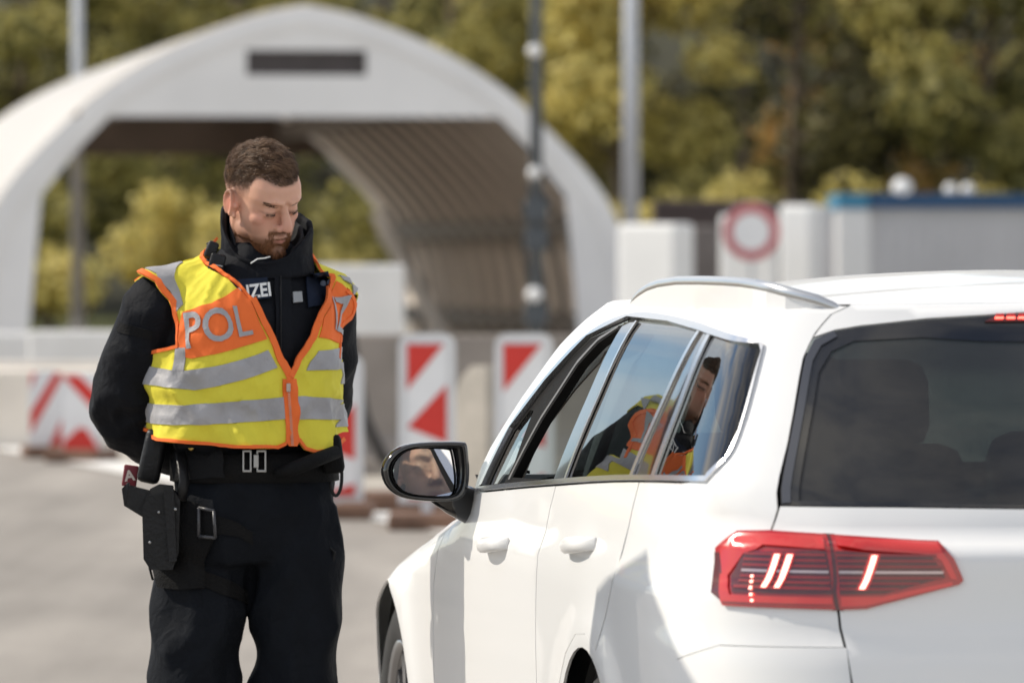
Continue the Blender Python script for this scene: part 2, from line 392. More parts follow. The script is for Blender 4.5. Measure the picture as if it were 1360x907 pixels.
    patch('rear_gable', [[(-3.1, 3.40)]+[(a*.93, z*.93) for a, z in full if z*.93 > 3.42]+[(3.1, 3.40)]], lambda u, w: Vector((u, L-.6, w)), .3, mat('rear_gable_shade', (.11, .085, .07), .8, var=.2, vscale=1), root, thick=.05, outward=lambda p: Vector((0, -1, 0)))  # added end panel; shade under the roof is put into its dark colour
    il = MB(); T_ = Matrix.Rotation(-ang, 3, 'Z'); il.tube([T_ @ (Vector(((px-680)/8570*104, 104, 1.5+(345-py)/8570*104))-B) for px, py in ((503, 280), (515, 310), (534, 345), (556, 385), (576, 420), (598, 470), (606, 490))], .15, 10); il.build('inner_arch_leg', M_front, root, True)
    return root
tent()

# ------------------------------------------------------------------ trees and shrubs
M_bark = mat('bark', (.15, .115, .08), .9, var=.4, vscale=6, bump=.5, bscale=12)
M_leaf = attr_mat('leaves', .6, transl=.45)
def leaf_cloud(name, blobs, n, size, pal, rng, parent):
    v = []; f = []; c = []
    tot = sum(b[1][0]*b[1][1]+b[1][2]*b[1][0] for b in blobs)
    for (ctr, rad) in blobs:
        k = int(n*(rad[0]*rad[1]+rad[2]*rad[0])/tot); shade = rng.random()
        for _ in range(k):
            d = Vector((rng.gauss(0, 1), rng.gauss(0, 1), rng.gauss(0, 1))).normalized(); r = rng.random()**.38
            p = Vector((ctr[0]+d.x*rad[0]*r, ctr[1]+d.y*rad[1]*r, ctr[2]+d.z*rad[2]*r))
            nn = (d+Vector((rng.gauss(0, .6), rng.gauss(0, .6), rng.gauss(0, .6)+.3))).normalized()
            t = nn.cross(Vector((rng.gauss(0, 1), rng.gauss(0, 1), rng.gauss(0, 1)))).normalized(); w = nn.cross(t); s = size*rng.uniform(.6, 1.3)
            b0 = len(v); v += [p-t*s, p+w*s*.55-t*.1*s, p+t*s, p-w*s*.55-t*.1*s]; f.append((b0, b0+1, b0+2, b0+3))
            x = min(.999, max(0, rng.gauss(.25+.5*shade, .26))); i = x*(len(pal)-1); j = int(i); cc = mixc(pal[j], pal[min(j+1, len(pal)-1)], i-j)
            c += [cc]*4
    me = bpy.data.meshes.new(name); me.from_pydata([tuple(q) for q in v], [], f); me.update(); set_col(me, c)
    return link(name, me, M_leaf, parent)
PAL = {'green': [(0.115, 0.113, 0.044), (0.241, 0.224, 0.075), (0.402, 0.356, 0.116), (0.575, 0.494, 0.171)],
       'yellow': [(0.276, 0.241, 0.078), (0.483, 0.414, 0.124), (0.690, 0.575, 0.202), (0.750, 0.667, 0.248)],
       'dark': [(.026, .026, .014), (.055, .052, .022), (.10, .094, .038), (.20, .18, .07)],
       'rust': [(0.196, 0.149, 0.047), (0.345, 0.241, 0.070), (0.552, 0.299, 0.093), (0.483, 0.380, 0.124)]}
def tree(x, y, h, w, seed, pal, label, n=2600, base=.22, group='trees behind the tent'):
    rng = random.Random(seed); t = empty('broadleaf_tree' if pal != 'dark' else 'evergreen_tree', (x, y, 0)); tag(t, label, 'tree', group)
    lean = rng.uniform(-.3, .3); p = MB()
    p.tube([(0, 0, -.2), (lean*.2, 0, h*.25), (lean*.6, .1, h*.55), (lean, .1, h*.9)], [w*.026+.05, w*.020+.04, w*.014+.03, .02], 8)
    blobs = []
    for k in range(17):
        z = h*rng.uniform(base, .92); a = rng.random()*6.28; sp = (1-abs(z/h-.5)**1.5*1.6)
        r = w*.5*rng.uniform(.35, 1)*max(.25, sp); c = Vector((math.cos(a)*r+lean*z/h, math.sin(a)*r, z))
        p.tube([(lean*z/h*.7, 0, z*.78), (c.x*.6, c.y*.6, z*.92), tuple(c)], [.05, .035, .012], 5)
        q = w*rng.uniform(.14, .25); blobs.append((c, (q, q, q*rng.uniform(.6, .95))))
    blobs.append((Vector((lean, 0, h*.9)), (w*.2, w*.2, h*.1)))
    p.build('trunk', M_bark, t, True); leaf_cloud('crown', blobs, int(n*1.25), .19, PAL[pal], rng, t)
    return t
tr = [(-16.5, 150, 11, 6.5, 'green', 'tall olive green tree at the far left edge behind the tent'),
      (-11.2, 147, 9.5, 5.5, 'green', 'olive tree above the left roof slope of the tent'),
      (-6.2, 149, 11, 6.5, 'green', 'olive green tree directly behind the tent ridge'),
      (-1.6, 146, 10.5, 6, 'green', 'olive tree seen just right of the tent apex'),
      (2.2, 143, 9.5, 5.5, 'yellow', 'yellow green tree around the thick lamp post'),
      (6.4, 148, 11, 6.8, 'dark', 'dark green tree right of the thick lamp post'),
      (10.6, 145, 10.5, 6, 'green', 'olive green tree above the blue topped container'),
      (15.4, 149, 12, 7, 'green', 'tall olive tree at the right edge of the photo'),
      (-14, 162, 14, 7.5, 'dark', 'dark evergreen in the rear row at far left'),
      (-8.5, 164, 14, 7.5, 'dark', 'dark evergreen in the rear row above the tent shoulder'),
      (-3.4, 163, 14, 7.5, 'green', 'rear row tree peeping over the tent apex'),
      (1.2, 165, 14, 7.5, 'dark', 'dark rear row evergreen between dark mast and lamp post'),
      (5.8, 163, 14, 7, 'green', 'rear row olive tree at top centre right'),
      (9.4, 166, 14, 7.5, 'rust', 'rear row tree with orange tinged leaves at upper right'),
      (13.6, 164, 15, 8, 'dark', 'dark rear row evergreen near the upper right corner'),
      (18.6, 166, 15, 8, 'dark', 'dark evergreen beyond the right picture edge')]
for i, (x, y, h, w, pal, lab) in enumerate(tr): tree(x, y, h, w, 100+i, pal, lab, 3600 if y < 155 else 3000, .12 if y < 155 else .1)
sh = [(-13.2, 136, 3.0, 'yellow'), (-9.6, 134, 2.4, 'yellow'), (-7.6, 137, 3.2, 'yellow'), (-5.2, 135, 2.6, 'yellow'), (-2.8, 136, 3.0, 'green'), (-.2, 136, 2.6, 'yellow'), (2.6, 134, 2.7, 'yellow'),
      (4.9, 136, 3.4, 'yellow'), (7.2, 134, 3.3, 'yellow'), (9.6, 136, 3.0, 'yellow'), (12.4, 135, 3.5, 'green'), (15, 136, 3.2, 'green')]
slab = ['yellowish shrub left of the tent leg', 'low yellow shrub inside the tent opening beside the slim post', 'yellow shrub seen through the tent opening', 'yellow green shrub behind the officer\'s head', 'olive shrub behind the tent lining',
        'yellow shrub hidden mostly by the tent wall', 'yellow shrub at the foot of the thick lamp post', 'tall yellow shrub right of the thick lamp post', 'broad yellow shrub behind the round sign', 'yellow shrub left of the blue container edge', 'olive shrub above the blue container edge', 'olive shrub at the right picture edge']
for i, (x, y, h, pal) in enumerate(sh):
    rng = random.Random(300+i); t = empty('shrub', (x, y, 0)); tag(t, slab[i], 'shrub', 'shrubs in front of the wood'); p = MB(); bl = []
    for k in range(7):
        a = rng.random()*6.28; c = Vector((math.cos(a)*rng.uniform(.2, 1.3), math.sin(a)*.6, h*rng.uniform(.3, .85)))
        p.tube([(0, 0, 0), tuple(c*.5), tuple(c)], [.05, .035, .012], 5); q = rng.uniform(.55, .95); bl.append((c, (q, q, q*.85)))
    p.build('stem', M_bark, t); leaf_cloud('foliage', bl, 1500, .13, PAL[pal], rng, t)
# dense undergrowth on the bank behind: nobody could count it
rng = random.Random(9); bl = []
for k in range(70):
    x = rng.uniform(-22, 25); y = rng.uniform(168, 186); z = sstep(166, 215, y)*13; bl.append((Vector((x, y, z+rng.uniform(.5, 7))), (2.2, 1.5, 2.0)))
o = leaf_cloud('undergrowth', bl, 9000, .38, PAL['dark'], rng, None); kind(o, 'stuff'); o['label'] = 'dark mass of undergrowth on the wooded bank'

# ------------------------------------------------------------------ posts
M_galv = mat('galvanised_steel', (.50, .51, .53), .5, .35, var=.08, vscale=2); M_dkpole = mat('dark_mast', (.07, .08, .09), .5, .2); M_lampw = mat('lamp_white', (.75, .75, .75), .4)
def lamp_post(px, d, r, h, label):
    t = empty('lamp_post', ((px-680)/8570*d, d, 0)); tag(t, label, 'lamp post')
    MB().tube([(0, 0, 0), (0, 0, h*.5), (0, 0, h)], [r*1.15, r, r*.75], 16).build('pole', M_galv, t, True)
    MB().box((0, 0, .15), (r*3.4, r*3.4, .3), bev=.02).build('base_plate', M_galv, t)
    MB().tube([(0, 0, h-.02), (0, -.3, h+.1), (0, -.9, h+.15)], r*.5, 8).build('arm', M_galv, t, True)
    MB().box((0, -1.1, h+.15), (.22, .6, .1), bev=.03).build('lamp_head', M_galv, t)
lamp_post(103, 118, .105, 9.5, 'slim grey lamp post behind the left side of the tent')
lamp_post(838, 112, .135, 10, 'thick grey lamp post right of the tent')
t = empty('camera_mast', ((712-680)/8570*78, 78, 0)); tag(t, 'thin dark mast with small white lamps in front of the tent', 'mast')
MB().tube([(0, 0, 0), (0, 0, 5), (-.02, 0, 6.8)], [.10, .065, .05], 12).build('pole', M_dkpole, t, True)
for z, r in ((4.02, .085), (2.55, .08), (1.08, .10)):
    q = MB(); q.ell((-.02, -.13, z), (r, r, r*.9)); q.tube([(0, 0, z), (0, -.1, z)], .03, 6); q.build('white_lamp', M_lampw, t, True)
for z in (2.1, 1.75, .85): MB().box((.0, -.02, z), (.28, .2, .28), bev=.02).build('junction_box', M_dkpole, t)

# ------------------------------------------------------------------ barriers
def stripe_mat(name):
    return mat(name, (.80, .80, .80), .35, var=.04, vscale=5)
M_bw = stripe_mat('beacon_white'); M_red = mat('beacon_red', (.62, .028, .018), .35, var=.08, vscale=6); M_dk = mat('rubber_foot', (.05, .045, .042), .85, var=.3, vscale=9)
M_brn = mat('recycled_foot', (.16, .09, .06), .85, var=.3, vscale=9); M_edge = mat('beacon_frame', (.66, .66, .66), .5, var=.05)
def beacon(px, d, w, zt, h, label, flip=1, rz=0, foot=None, stripes=None):
    t = empty('delineator_panel', ((px-680)/8570*d, d, 0), rz); tag(t, label, 'traffic panel', 'red and white striped panels')
    hw = w/2; r = .07; z0 = zt-h
    pl = [(-hw, z0), (hw, z0), (hw, zt-r)]+[(hw-r+r*math.cos(a), zt-r+r*math.sin(a)) for a in (R(30), R(60), R(90))]+[(-hw+r+r*math.cos(a), zt-r+r*math.sin(a)) for a in (R(90), R(120), R(150))]+[(-hw, zt-r)]
    MB().prism(pl, lambda u, v, k: Vector((u, k, v)), .0, .05).build('panel', M_edge, t)
    i = hw-(.012 if stripes else .05); zz = zt-(.02 if stripes else .06)
    for pl_ in stripes or []: MB().prism([(a*i, lerp(z0+.03, zz, b)) for a, b in pl_], lambda u, v, k: Vector((u, k, v)), -.012, -.007).build('red_stripe', M_red, t)
    # printed face: white sheet and slanted red stripes
    MB().prism([(-i, z0+.03), (i, z0+.03), (i, zz), (-i, zz)], lambda u, v, k: Vector((u, k, v)), -.006, -.001).build('face', M_bw, t)
    sl = 2*i*1.0; n = 0
    top = zz
    while top > z0 and not stripes:
        # stripe: upper-left wedge, then rising bands
        a = [(-i, top-sl*1.15), (i*.86, top), (-i, top)] if n == 0 else [(-i, top-sl*.95), (i, top+sl*.12), (i, top-sl*.95), (i*.6, top-sl*1.55) if False else (i, top-sl*1.35)]
        a = [(u*flip, min(zz, max(z0+.03, v))) for u, v in a]
        q = MB(); q.prism(a, lambda u, v, k: Vector((u, k, v)), -.012, -.007); q.build('red_stripe', M_red, t)
        top -= sl*1.15 if n == 0 else sl*2.1
        n += 1
    MB().box((0, .02, .045), (w*1.35, .6, .09), bev=.02).build('foot', foot or M_brn, t)
    MB().box((0, .02, z0/2), (.06, .04, z0)).build('stem', M_edge, t)
beacon(567, 36, .32, 1.09, .95, 'striped panel left of the car mirror'); beacon(696, 36, .33, 1.09, .95, 'striped panel partly hidden by the car windscreen pillar')
beacon(446, 37.5, .32, .95, .85, 'striped panel half hidden behind the officer\'s hip')
beacon(61, 49, .26, .66, .60, 'left one of two leaning striped panels at the left edge', 1, R(8), M_brn, [[(-1, .16), (-1, .46), (.55, 1), (1, 1), (1, .93)], [(.2, 0), (1, 0), (1, .36)], [(-1, .78), (-1, 1), (-.6, 1)]]); beacon(108, 48, .30, .66, .60, 'right one of two striped panels touching the officer\'s elbow', -1, R(-14), M_brn, [[(-1, .98), (-.8, 1), (-.1, 1), (1, .74), (1, .46)], [(-1, 0), (-1, .10), (-.1, .30), (.3, .28), (1, .02), (1, 0)]])
M_block = mat('barrier_concrete', (.48, .44, .39), .9, var=.14, vscale=2.2, bump=.4, bscale=14); M_blockw = mat('painted_barrier', (.72, .71, .69), .8, var=.08, vscale=2)
def jersey(px, d, L, h, label, rz=0, m=None, w=.6):
    t = ((px-680)/8570*d, d, 0); hw = w/2
    pl = [(-hw, 0), (hw, 0), (hw, .10), (hw*.55, .30*h), (hw*.32, h-.02), (hw*.28, h), (-hw*.28, h), (-hw*.32, h-.02), (-hw*.55, .30*h), (-hw, .10)]
    o = MB().prism(pl, lambda u, v, k: Vector((k, u, v)), -L/2, L/2).build('concrete_barrier', m or M_block); o.location = t; o.rotation_euler = (0, 0, rz)
    tag(o, label, 'barrier', 'concrete barriers'); return o
def block(px, d, dim, label, rz=0, m=None, name='concrete_block', cat='block', z=0):
    o = MB().box((0, 0, dim[2]/2), dim, bev=.03).build(name, m or M_block); o.location = ((px-680)/8570*d, d, z); o.rotation_euler = (0, 0, rz); tag(o, label, cat); return o
M_blockl = mat('limed_concrete', (.78, .71, .62), .85, var=.1, vscale=2)
block(-30, 52, (2.0, .8, .62), 'beige concrete block at the left edge below the tent leg', 0, M_blockl)
jersey(90, 56, 3.2, .62, 'low concrete barrier behind the two leaning striped panels', 0, M_blockl)
block(20, 62, (1.5, .7, .80), 'white painted block at the left edge under the tent leg', 0, M_blockw)
block(120, 60, (1.1, .7, .84), 'white painted block above the striped panels left of the officer', 0, M_blockw)
block(478, 66, (.9, .9, 1.45), 'white cabinet behind the officer\'s elbow below the tent wall', 0, M_blockw, 'equipment_cabinet', 'cabinet')
M_blockd = mat('weathered_concrete', (.27, .235, .205), .9, var=.2, vscale=1.6, bump=.4, bscale=14)
jersey(560, 45, 3.0, .98, 'long grey concrete barrier behind the middle striped panel', 0, M_blockd)
block(700, 46, (1.0, .8, .95), 'grey concrete block behind the right striped panel', 0, M_blockd)
block(452, 46, (.6, .7, .9), 'grey concrete block behind the officer\'s hip', 0, M_blockd)
# sunlit ramp-shaped concrete end piece between the two panels
p = MB().prism([(-.16, 0), (.42, 0), (.42, .85), (.30, .85), (.22, .78)], lambda u, v, k: Vector((u, k, v)), -.35, .35); o = p.build('barrier_end', M_conc); o.rotation_euler = (0, 0, R(-38)); o.location = ((622-680)/8570*40, 40, 0); tag(o, 'pale wedge shaped concrete barrier end between two striped panels', 'barrier')
p = MB().tube([(-.10, 0, 1.0), (-.06, -.05, .75), (.0, -.06, .45), (.12, -.05, .2), (.3, 0, .06)], .045, 8); o = p.build('hose', M_dk, None, True); o.location = ((486-680)/8570*43, 42.6, 0); tag(o, 'black hose hanging down beside the left striped panel', 'hose')
block(530, 38.5, (.7, .5, .12), 'low brown foot block on the pavement beneath the panels', 0, M_brn, 'foot_block')
block(428, 39, (.5, .4, .13), 'flat dark foot plate on the pavement by the officer\'s hip', 0, M_dk, 'foot_plate')
# stand-in for an unseen object, shaped to cast its shadow on the rear wing
t = empty('shadow_board', (-1.45, 12.92, 0), R(90)); tag(t, 'unseen red and white stand-in board, ridged to cast a shadow on the car', 'barrier')
pl = [(-.42, 1.02), (.42, 1.02), (.40, 2.25), (0.02, 2.43), (-.40, 2.24)]
MB().prism(pl, lambda u, v, k: Vector((u, k, v)), -.02, .02).build('board', M_bw, t)
for s in (-1, 1):
    MB().box((s*.36, 0, .51), (.05, .05, 1.02)).build('leg', M_galv, t); MB().box((s*.36, 0, .05), (.2, .7, .1), bev=.02).build('foot', M_dk, t)
for k in range(3):
    x = -.36+k*.28; MB().prism([(x, 1.1), (x+.12, 1.1), (x+.24, 1.78), (x+.12, 1.78)], lambda u, v, q: Vector((u, q, v)), .021, .025).build('red_stripe', M_red, t)

# ------------------------------------------------------------------ containers, cabin and sign at right
M_cont = mat('container_white', (.72, .72, .71), .6, var=.05, vscale=1); M_contg = mat('container_grey', (.50, .50, .51), .6, var=.06, vscale=1); M_blue = mat('blue_fascia', (.006, .055, .14), .5, var=.1, vscale=2); M_lblue = mat('light_blue_fascia', (.03, .19, .32), .5)
def W2(px, py, d): return (px-680)/8570*d, 1.5+(345-py)/8570*d
d = 88; x0, zt = W2(1112, 277, d); x1 = W2(1420, 277, d)[0]; zf = W2(0, 257, d)[1]
t = empty('site_container', ((x0+x1)/2, d, 0)); tag(t, 'grey container cabin with a dark blue roof edge above the car roof', 'container'); hw = (x1-x0)/2
q = MB(); q.box((0, 1.25, zt/2), (2*hw-.1, 2.5, zt)); q.build('wall', M_contg, t)
for k in range(14): MB().box((-hw+.7+k*.19, -.02, zt/2), (.09, .04, zt-.3)).build('rib', M_contg, t)
MB().box((-hw+.22, -.05, zt/2), (.44, .12, zt), bev=.02).build('corner_post', M_cont, t)
MB().box((.22, 1.2, (zt+zf)/2), (2*hw-.44, 2.7, zf-zt)).build('roof_edge', M_blue, t); MB().box((-hw+.21, 1.2, (zt+zf)/2), (.42, 2.72, zf-zt)).build('roof_corner', M_lblue, t)
for px, r in ((1198, .14), (1262, .09), (1285, .09)):
    x = W2(px, 0, d)[0]-(x0+x1)/2; q = MB(); q.ell((x, -.05, zf+r*.5), (r, r, r)); q.tube([(x, -.05, zf-.05), (x, -.05, zf+r*.3)], .04, 8); q.build('roof_lamp', M_lampw, t, True)
def slab(px0, px1, py, d, dep, label, m, name, cat, rz=0):
    a, z = W2(px0, py, d); b = W2(px1, py, d)[0]; o = MB().box((0, 0, z/2), ((b-a)*(.93 if rz else 1), dep, z), bev=.06).build(name, m)
    o.location = ((a+b)/2, d+dep/2, 0); o.rotation_euler = (0, 0, rz)
    tag(o, label, cat); return o
slab(822, 921, 297, 84, .5, 'white rounded cabinet left of the round sign', M_cont, 'control_cabinet', 'cabinet', R(-32))
slab(916, 955, 300, 90, .8, 'grey pillar between the white cabinet and the sign board', mat('brown_grey', (.15, .13, .12), .8, var=.2, vscale=2), 'pillar', 'pillar')
slab(950, 1040, 285, 86, .12, 'white board carrying the round red ringed sign', M_cont, 'sign_board', 'board', R(-24)); slab(1036, 1091, 272, 87, .3, 'tall white cabinet right of the round sign', M_cont, 'switch_cabinet', 'cabinet', R(-28))
slab(1088, 1116, 274, 90, .6, 'grey post beside the blue cornered container', M_contg, 'post', 'post')
slab(868, 1062, 266, 98, 1.0, 'dark brown wall behind the round sign', mat('dark_wall', (.07, .05, .045), .8, var=.3, vscale=2), 'timber_wall', 'wall')
x, z = W2(998, 308, 85.2); t = empty('traffic_sign', (x, 85.2, 0)); tag(t, 'round no vehicles sign with a red ring and white centre', 'sign')
def disc(r0, r1, y, n=36):
    p = MB(); v = []; f = []
    for k in range(n):
        a = 2*math.pi*k/n
        for rr in (r0, r1):
            v += [(rr*math.cos(a), y, z+rr*math.sin(a)), (rr*math.cos(a), y+.01, z+rr*math.sin(a))]
    for k in range(n):
        a = 4*k; b = 4*((k+1) % n); f += [(a, a+2, b+2, b), (a+1, b+1, b+3, a+3), (a+2, a+3, b+3, b+2), (a, b, b+1, a+1)]
    return p.add(v, f)
disc(.02, .39, 0).build('plate', M_bw, t); disc(.255, .375, -.012).build('red_ring', mat('sign_red', (.50, .11, .12), .5), t)
MB().tube([(0, .04, 0), (0, .04, z)], .035, 8).build('pole', M_galv, t)
# ------------------------------------------------------------------ car: one smooth skin, panels cut from it
def pchip(xs, ys):
    n = len(xs); h = [xs[i+1]-xs[i] for i in range(n-1)]; d = [(ys[i+1]-ys[i])/h[i] for i in range(n-1)]; m = [0.0]*n
    for i in range(1, n-1):
        if d[i-1]*d[i] > 0:
            w1 = 2*h[i]+h[i-1]; w2 = h[i]+2*h[i-1]; m[i] = (w1+w2)/(w1/d[i-1]+w2/d[i])
    m[0] = d[0]; m[-1] = d[-1]
    def f(x):
        if x <= xs[0]: return ys[0]+m[0]*(x-xs[0])
        if x >= xs[-1]: return ys[-1]+m[-1]*(x-xs[-1])
        lo = 0
        while x > xs[lo+1]: lo += 1
        t = (x-xs[lo])/h[lo]; a = 1-t
        return (1+2*t)*a*a*ys[lo]+t*a*a*h[lo]*m[lo]+t*t*(3-2*t)*ys[lo+1]-t*t*a*h[lo]*m[lo+1]
    return f
cW = pchip([.15, .25, .35, .55, .70, .84, .875, .90, .98, 1.05, 1.20, 1.36, 1.41], [.85, .885, .902, .915, .919, .917, .914, .903, .886, .866, .812, .742, .702])
cYR = pchip([.15, .25, .45, .62, .72, .775, .79, .85, .955, .97, 1.03, 1.20, 1.38, 1.41], [-1.04, -1.09, -1.150, -1.158, -1.150, -1.142, -1.118, -1.112, -1.108, -1.085, -1.055, -.945, -.80, -.78])
SK = [-1.86, -1.5, -1.23, -1.08, -.95, -.80, -.60, -.30, 1.5, 2.3, 2.8, 3.2, 3.45, 3.62]
cIN = pchip(SK, [.905, .575, .31, .175, .085, .03, .008, 0, 0.0, 0.0, -.004, .035, .14, .34])
cFK = pchip(SK, [-1.145, -1.13, -1.085, -1.025, -.935, -.797, -.60, -.30, 1.5, 2.3, 2.8, 3.19, 3.40, 3.50])
cI2 = pchip([-1.86, -1.5, -1.23, -1.08, -1.0, -.92, -.80, -.60, -.30, 1.5, 2.3, 2.8, 3.2, 3.45, 3.62], [.905, .575, .31, .155, .080, .034, .016, .007, 0, 0, 0, -.004, .035, .14, .34])
ZR = 1.41
crest = pchip([1.5, 1.9, 2.25, 2.6, 2.9, 3.2, 3.62], [.97, .945, .885, .82, .765, .71, .62])
cRZ = pchip([-.9, -.4, .3, 1.25], [1.436, 1.455, 1.479, 1.440])
def skin(s, v):
    z = min(v, ZR); w = cW(z)
    k2 = sstep(.98, 1.08, z); L = w-(cIN(s)*(1-k2)+cI2(s)*k2)*w/.905; F = cFK(s)
    if s < -.3: F = -.3+(F+.3)*(cYR(z)+.3)/(-1.145+.3)
    # wheel-arch flares
    for fc in (0.0, 2.79):
        if s > -.75:
            d = math.hypot(F-fc, z-.33); L += .012*math.exp(-((d-.40)/.07)**2)*(1 if z > .2 else 0)
    if s > 1.65:      # wing curls over towards the bonnet
        zc = crest(s); k = max(0, (z-(zc-.12))/.12); L -= .075*k*k*sstep(1.65, 2.0, s)
    if v > ZR:
        k = min(1, (v-ZR)/.5); FR = max(-.42, F) if F < 0 else F+.12*sstep(.4, 1.1, F)*k
        if F < -.2: FR = lerp(F, -.42, sstep(-.2, -.75, F)) if F > -.75 else -.42
        zr = cRZ(FR); L2 = L*(1-k); F2 = lerp(F, FR, k); z = ZR+(zr-ZR)*(1-(1-k)**2.1)
        return Vector((-L2, F2, z))
    return Vector((-L, F, z))
CAR_O = Vector((1.061, 13.248, 0)); CAR_R = R(9.4)
car = empty('estate_car', CAR_O, CAR_R); tag(car, 'white estate car with lit tail lamps and open driver window', 'car')
M_white = mat('white_paint', (.76, .76, .755), .35, coat=.42, spec=.3); M_black = mat('black_gloss', (.012, .012, .013), .12, coat=.6); M_rub = mat('black_rubber', (.008, .008, .008), .7, spec=.12)
M_chrome = mat('brushed_trim', (.62, .63, .65), .22, 1.0); M_int = mat('cabin_dark', (.018, .018, .020), .8, var=.2, vscale=10); M_beige = mat('pillar_trim', (.42, .39, .35), .8, var=.05, vscale=10); M_under = mat('underbody', (.02, .02, .02), .9)
M_glass = glass_mat('privacy_glass', (.07, .10, .11), 1.5, dust=.008); M_clear = glass_mat('clear_glass', (.75, .82, .80), 1.5); M_rglass = glass_mat('rear_glass', (.06, .09, .09), 1.33, dust=.55, dustcol=(.060, .061, .065))
M_rail = mat('roof_rail', (.55, .56, .57), .30, .9); M_tyre = mat('tyre', (.022, .021, .020), .85, var=.2, vscale=20); M_rim = mat('dark_alloy', (.12, .12, .125), .35, .8); M_rimf = mat('rim_face', (.30, .30, .31), .3, .9)
out = lambda p: p-Vector((0, max(-.2, min(1.6, p.y)), .75))
mirX = lambda p: Vector((-p.x, p.y, p.z))
def flatskin(s, z):
    p = skin(s, z); k = .75*sstep(-.90, -.70, s); return Vector((p.x-k*max(0, cIN(s))*cW(min(z, ZR))/.905, p.y, p.z))
def cp(name, polys, m, parent=None, step=.05, off=0, thick=.006, both=True, s_lab=None, fn=skin):
    r = []
    for mir in ((None, mirX) if both else (None,)):
        r.append(patch(name, polys, fn, step, m, parent if parent is not None else car, off=off, thick=thick, outward=out, mirror=mir))
    return r
arch = lambda fc, r=.372, a0=-20, a1=200, n=26: [(fc+r*math.cos(R(lerp(a0, a1, k/n))), .335+r*1.02*math.sin(R(lerp(a0, a1, k/n)))) for k in range(n+1)]
# outer line of the side windows (s, z), traced clockwise from the mirror corner along the belt to the rear, back over the top
belt = pchip([-0.889, -0.293, 0.734, 1.589], [1.076, 1.062, 1.018, 0.974])
dlo_top = chaikin([(-0.902, 1.0820), (-0.960, 1.1170), (-0.976, 1.1710), (-0.985, 1.3260), (-0.970, 1.3440), (-0.739, 1.3540), (-0.372, 1.3670), (0.090, 1.3830), (0.576, 1.3890), (0.912, 1.3450), (1.200, 1.2440), (1.435, 1.1330), (1.598, .976)], 2, False)
belt_pts = [(s, belt(s)) for s in (1.598, 1.4, 1.2, 1.0, .747, .5, .25, 0, -.273, -.5, -.7, -.889)]
dlo = belt_pts+dlo_top[1:-1]
g = .003
sD, sB = 2.07, .64      # door cut lines: wing/front door, front/rear door
rd = [(-.30, .99), (-.27, .88), (-.20, .80)]
rdc = [(.40*math.cos(R(a)), .335+.41*math.sin(R(a))) for a in (112, 95, 78, 60, 42, 26, 12, 0)]
rear_cut = [(-.273, belt(-.273)), (-.29, .97), (-.26, .86)]+rdc+[(.41, .26), (.41, .20)]
# wing
bx = arch(2.79)
wing = [(sD+g, .20)]+[(2.79-.40, .20)]+[p for p in bx[::-1] if p[1] > .205]+[(3.19, .20), (3.45, .26), (3.60, .40), (3.60, .60), (3.45, crest(3.45)), (3.2, crest(3.2)), (2.9, crest(2.9)), (2.6, crest(2.6)), (2.25, crest(2.25)), (2.0, crest(2.0)), (1.78, .953), (1.78, .945), (sD-.22, .94), (sD-.05, .83), (sD+.02, .70)]
wing = [(sD+g+.03, .20), (2.39, .20)]+[p for p in bx[::-1] if p[1] > .205]+[(3.19, .20), (3.45, .26), (3.60, .40), (3.60, .60)]+[(s, crest(s)) for s in (3.45, 3.2, 2.9, 2.6, 2.25, 2.0, 1.85)]+[(1.85+g, .935), (2.0+g, .86), (sD+g, .74), (sD+g+.03, .5)]
cp('wing', [wing], M_white)
fd = [(sD+.03-g, .20), (sB, .20), (sB, belt(sB)-.004)]+[(s, belt(s)-.004) for s in (.75, 1.0, 1.2, 1.4, 1.598)]+[(1.70, .962), (1.85-g, .935), (2.0-g, .86), (sD-g, .74), (sD+.03-g, .5)]
fdoor = cp('front_door', [fd], M_white)
rdp = [(sB-g*2, .20)]+[(rear_cut[k][0]+g*2, rear_cut[k][1]) for k in range(len(rear_cut)-1, -1, -1)]
rdp[-1] = (rear_cut[0][0]+g*2, belt(-.27)-.004)
rdp += [(s, belt(s)-.004) for s in (0, .25, .5)]+[(sB-g*2, belt(sB)-.004)]
rdoor = cp('rear_door', [rdp], M_white)
# side frame: rear wing, rear pillar, cant rail and front pillar in one piece
ra = [p for p in arch(0.0) if p[1] > .205]
tg_cut = [(-1.222, .68), (-1.212, .775), (-1.204, .842), (-1.13, .90), (-1.049, .985), (-1.071, 1.0300), (-1.080, 1.1500), (-1.080, 1.3120), (-1.091, 1.3600), (-1.106, 1.3950), (-1.134, 1.4100)]
sp = [(rear_cut[0][0]-g, belt(-.273)-.004)]+[(a-g, b) for a, b in rear_cut[1:3]]+[(a*.995-g, b) for a, b in rdc]
k0 = max(range(len(ra)), key=lambda i: ra[i][0])
sp = [(-.275, belt(-.273)-.004)]+[(a-g, b) for a, b in rear_cut[1:3]]+[(a-g, b) for a, b in rdc[:-1]]+[(.398, .33), (.405, .20), (.375, .20)]+[p for p in ra if p[1] > .21]
sp += [(-.40, .20), (-.62, .25), (-.70, .40), (-.72, .62), (-.80, .739), (-.95, .7735), (-1.21, .7755)]+[(a+g, b) for a, b in tg_cut[1:]]
sp += [(-1.0, 1.4275), (-.8, 1.43), (-.4, 1.43), (.2, 1.43), (.78, 1.43), (.90, 1.42), (0.960, 1.4060), (1.206, 1.3120), (1.428, 1.1920), (1.610, 1.0710), (1.71, .965)]
sp += [(1.66, .962)]+[p for p in dlo_top[::-1]]+[(-.7, belt(-.7)-.004), (-.5, belt(-.5)-.004)]
cp('side_frame', [sp], M_white, None, .035)
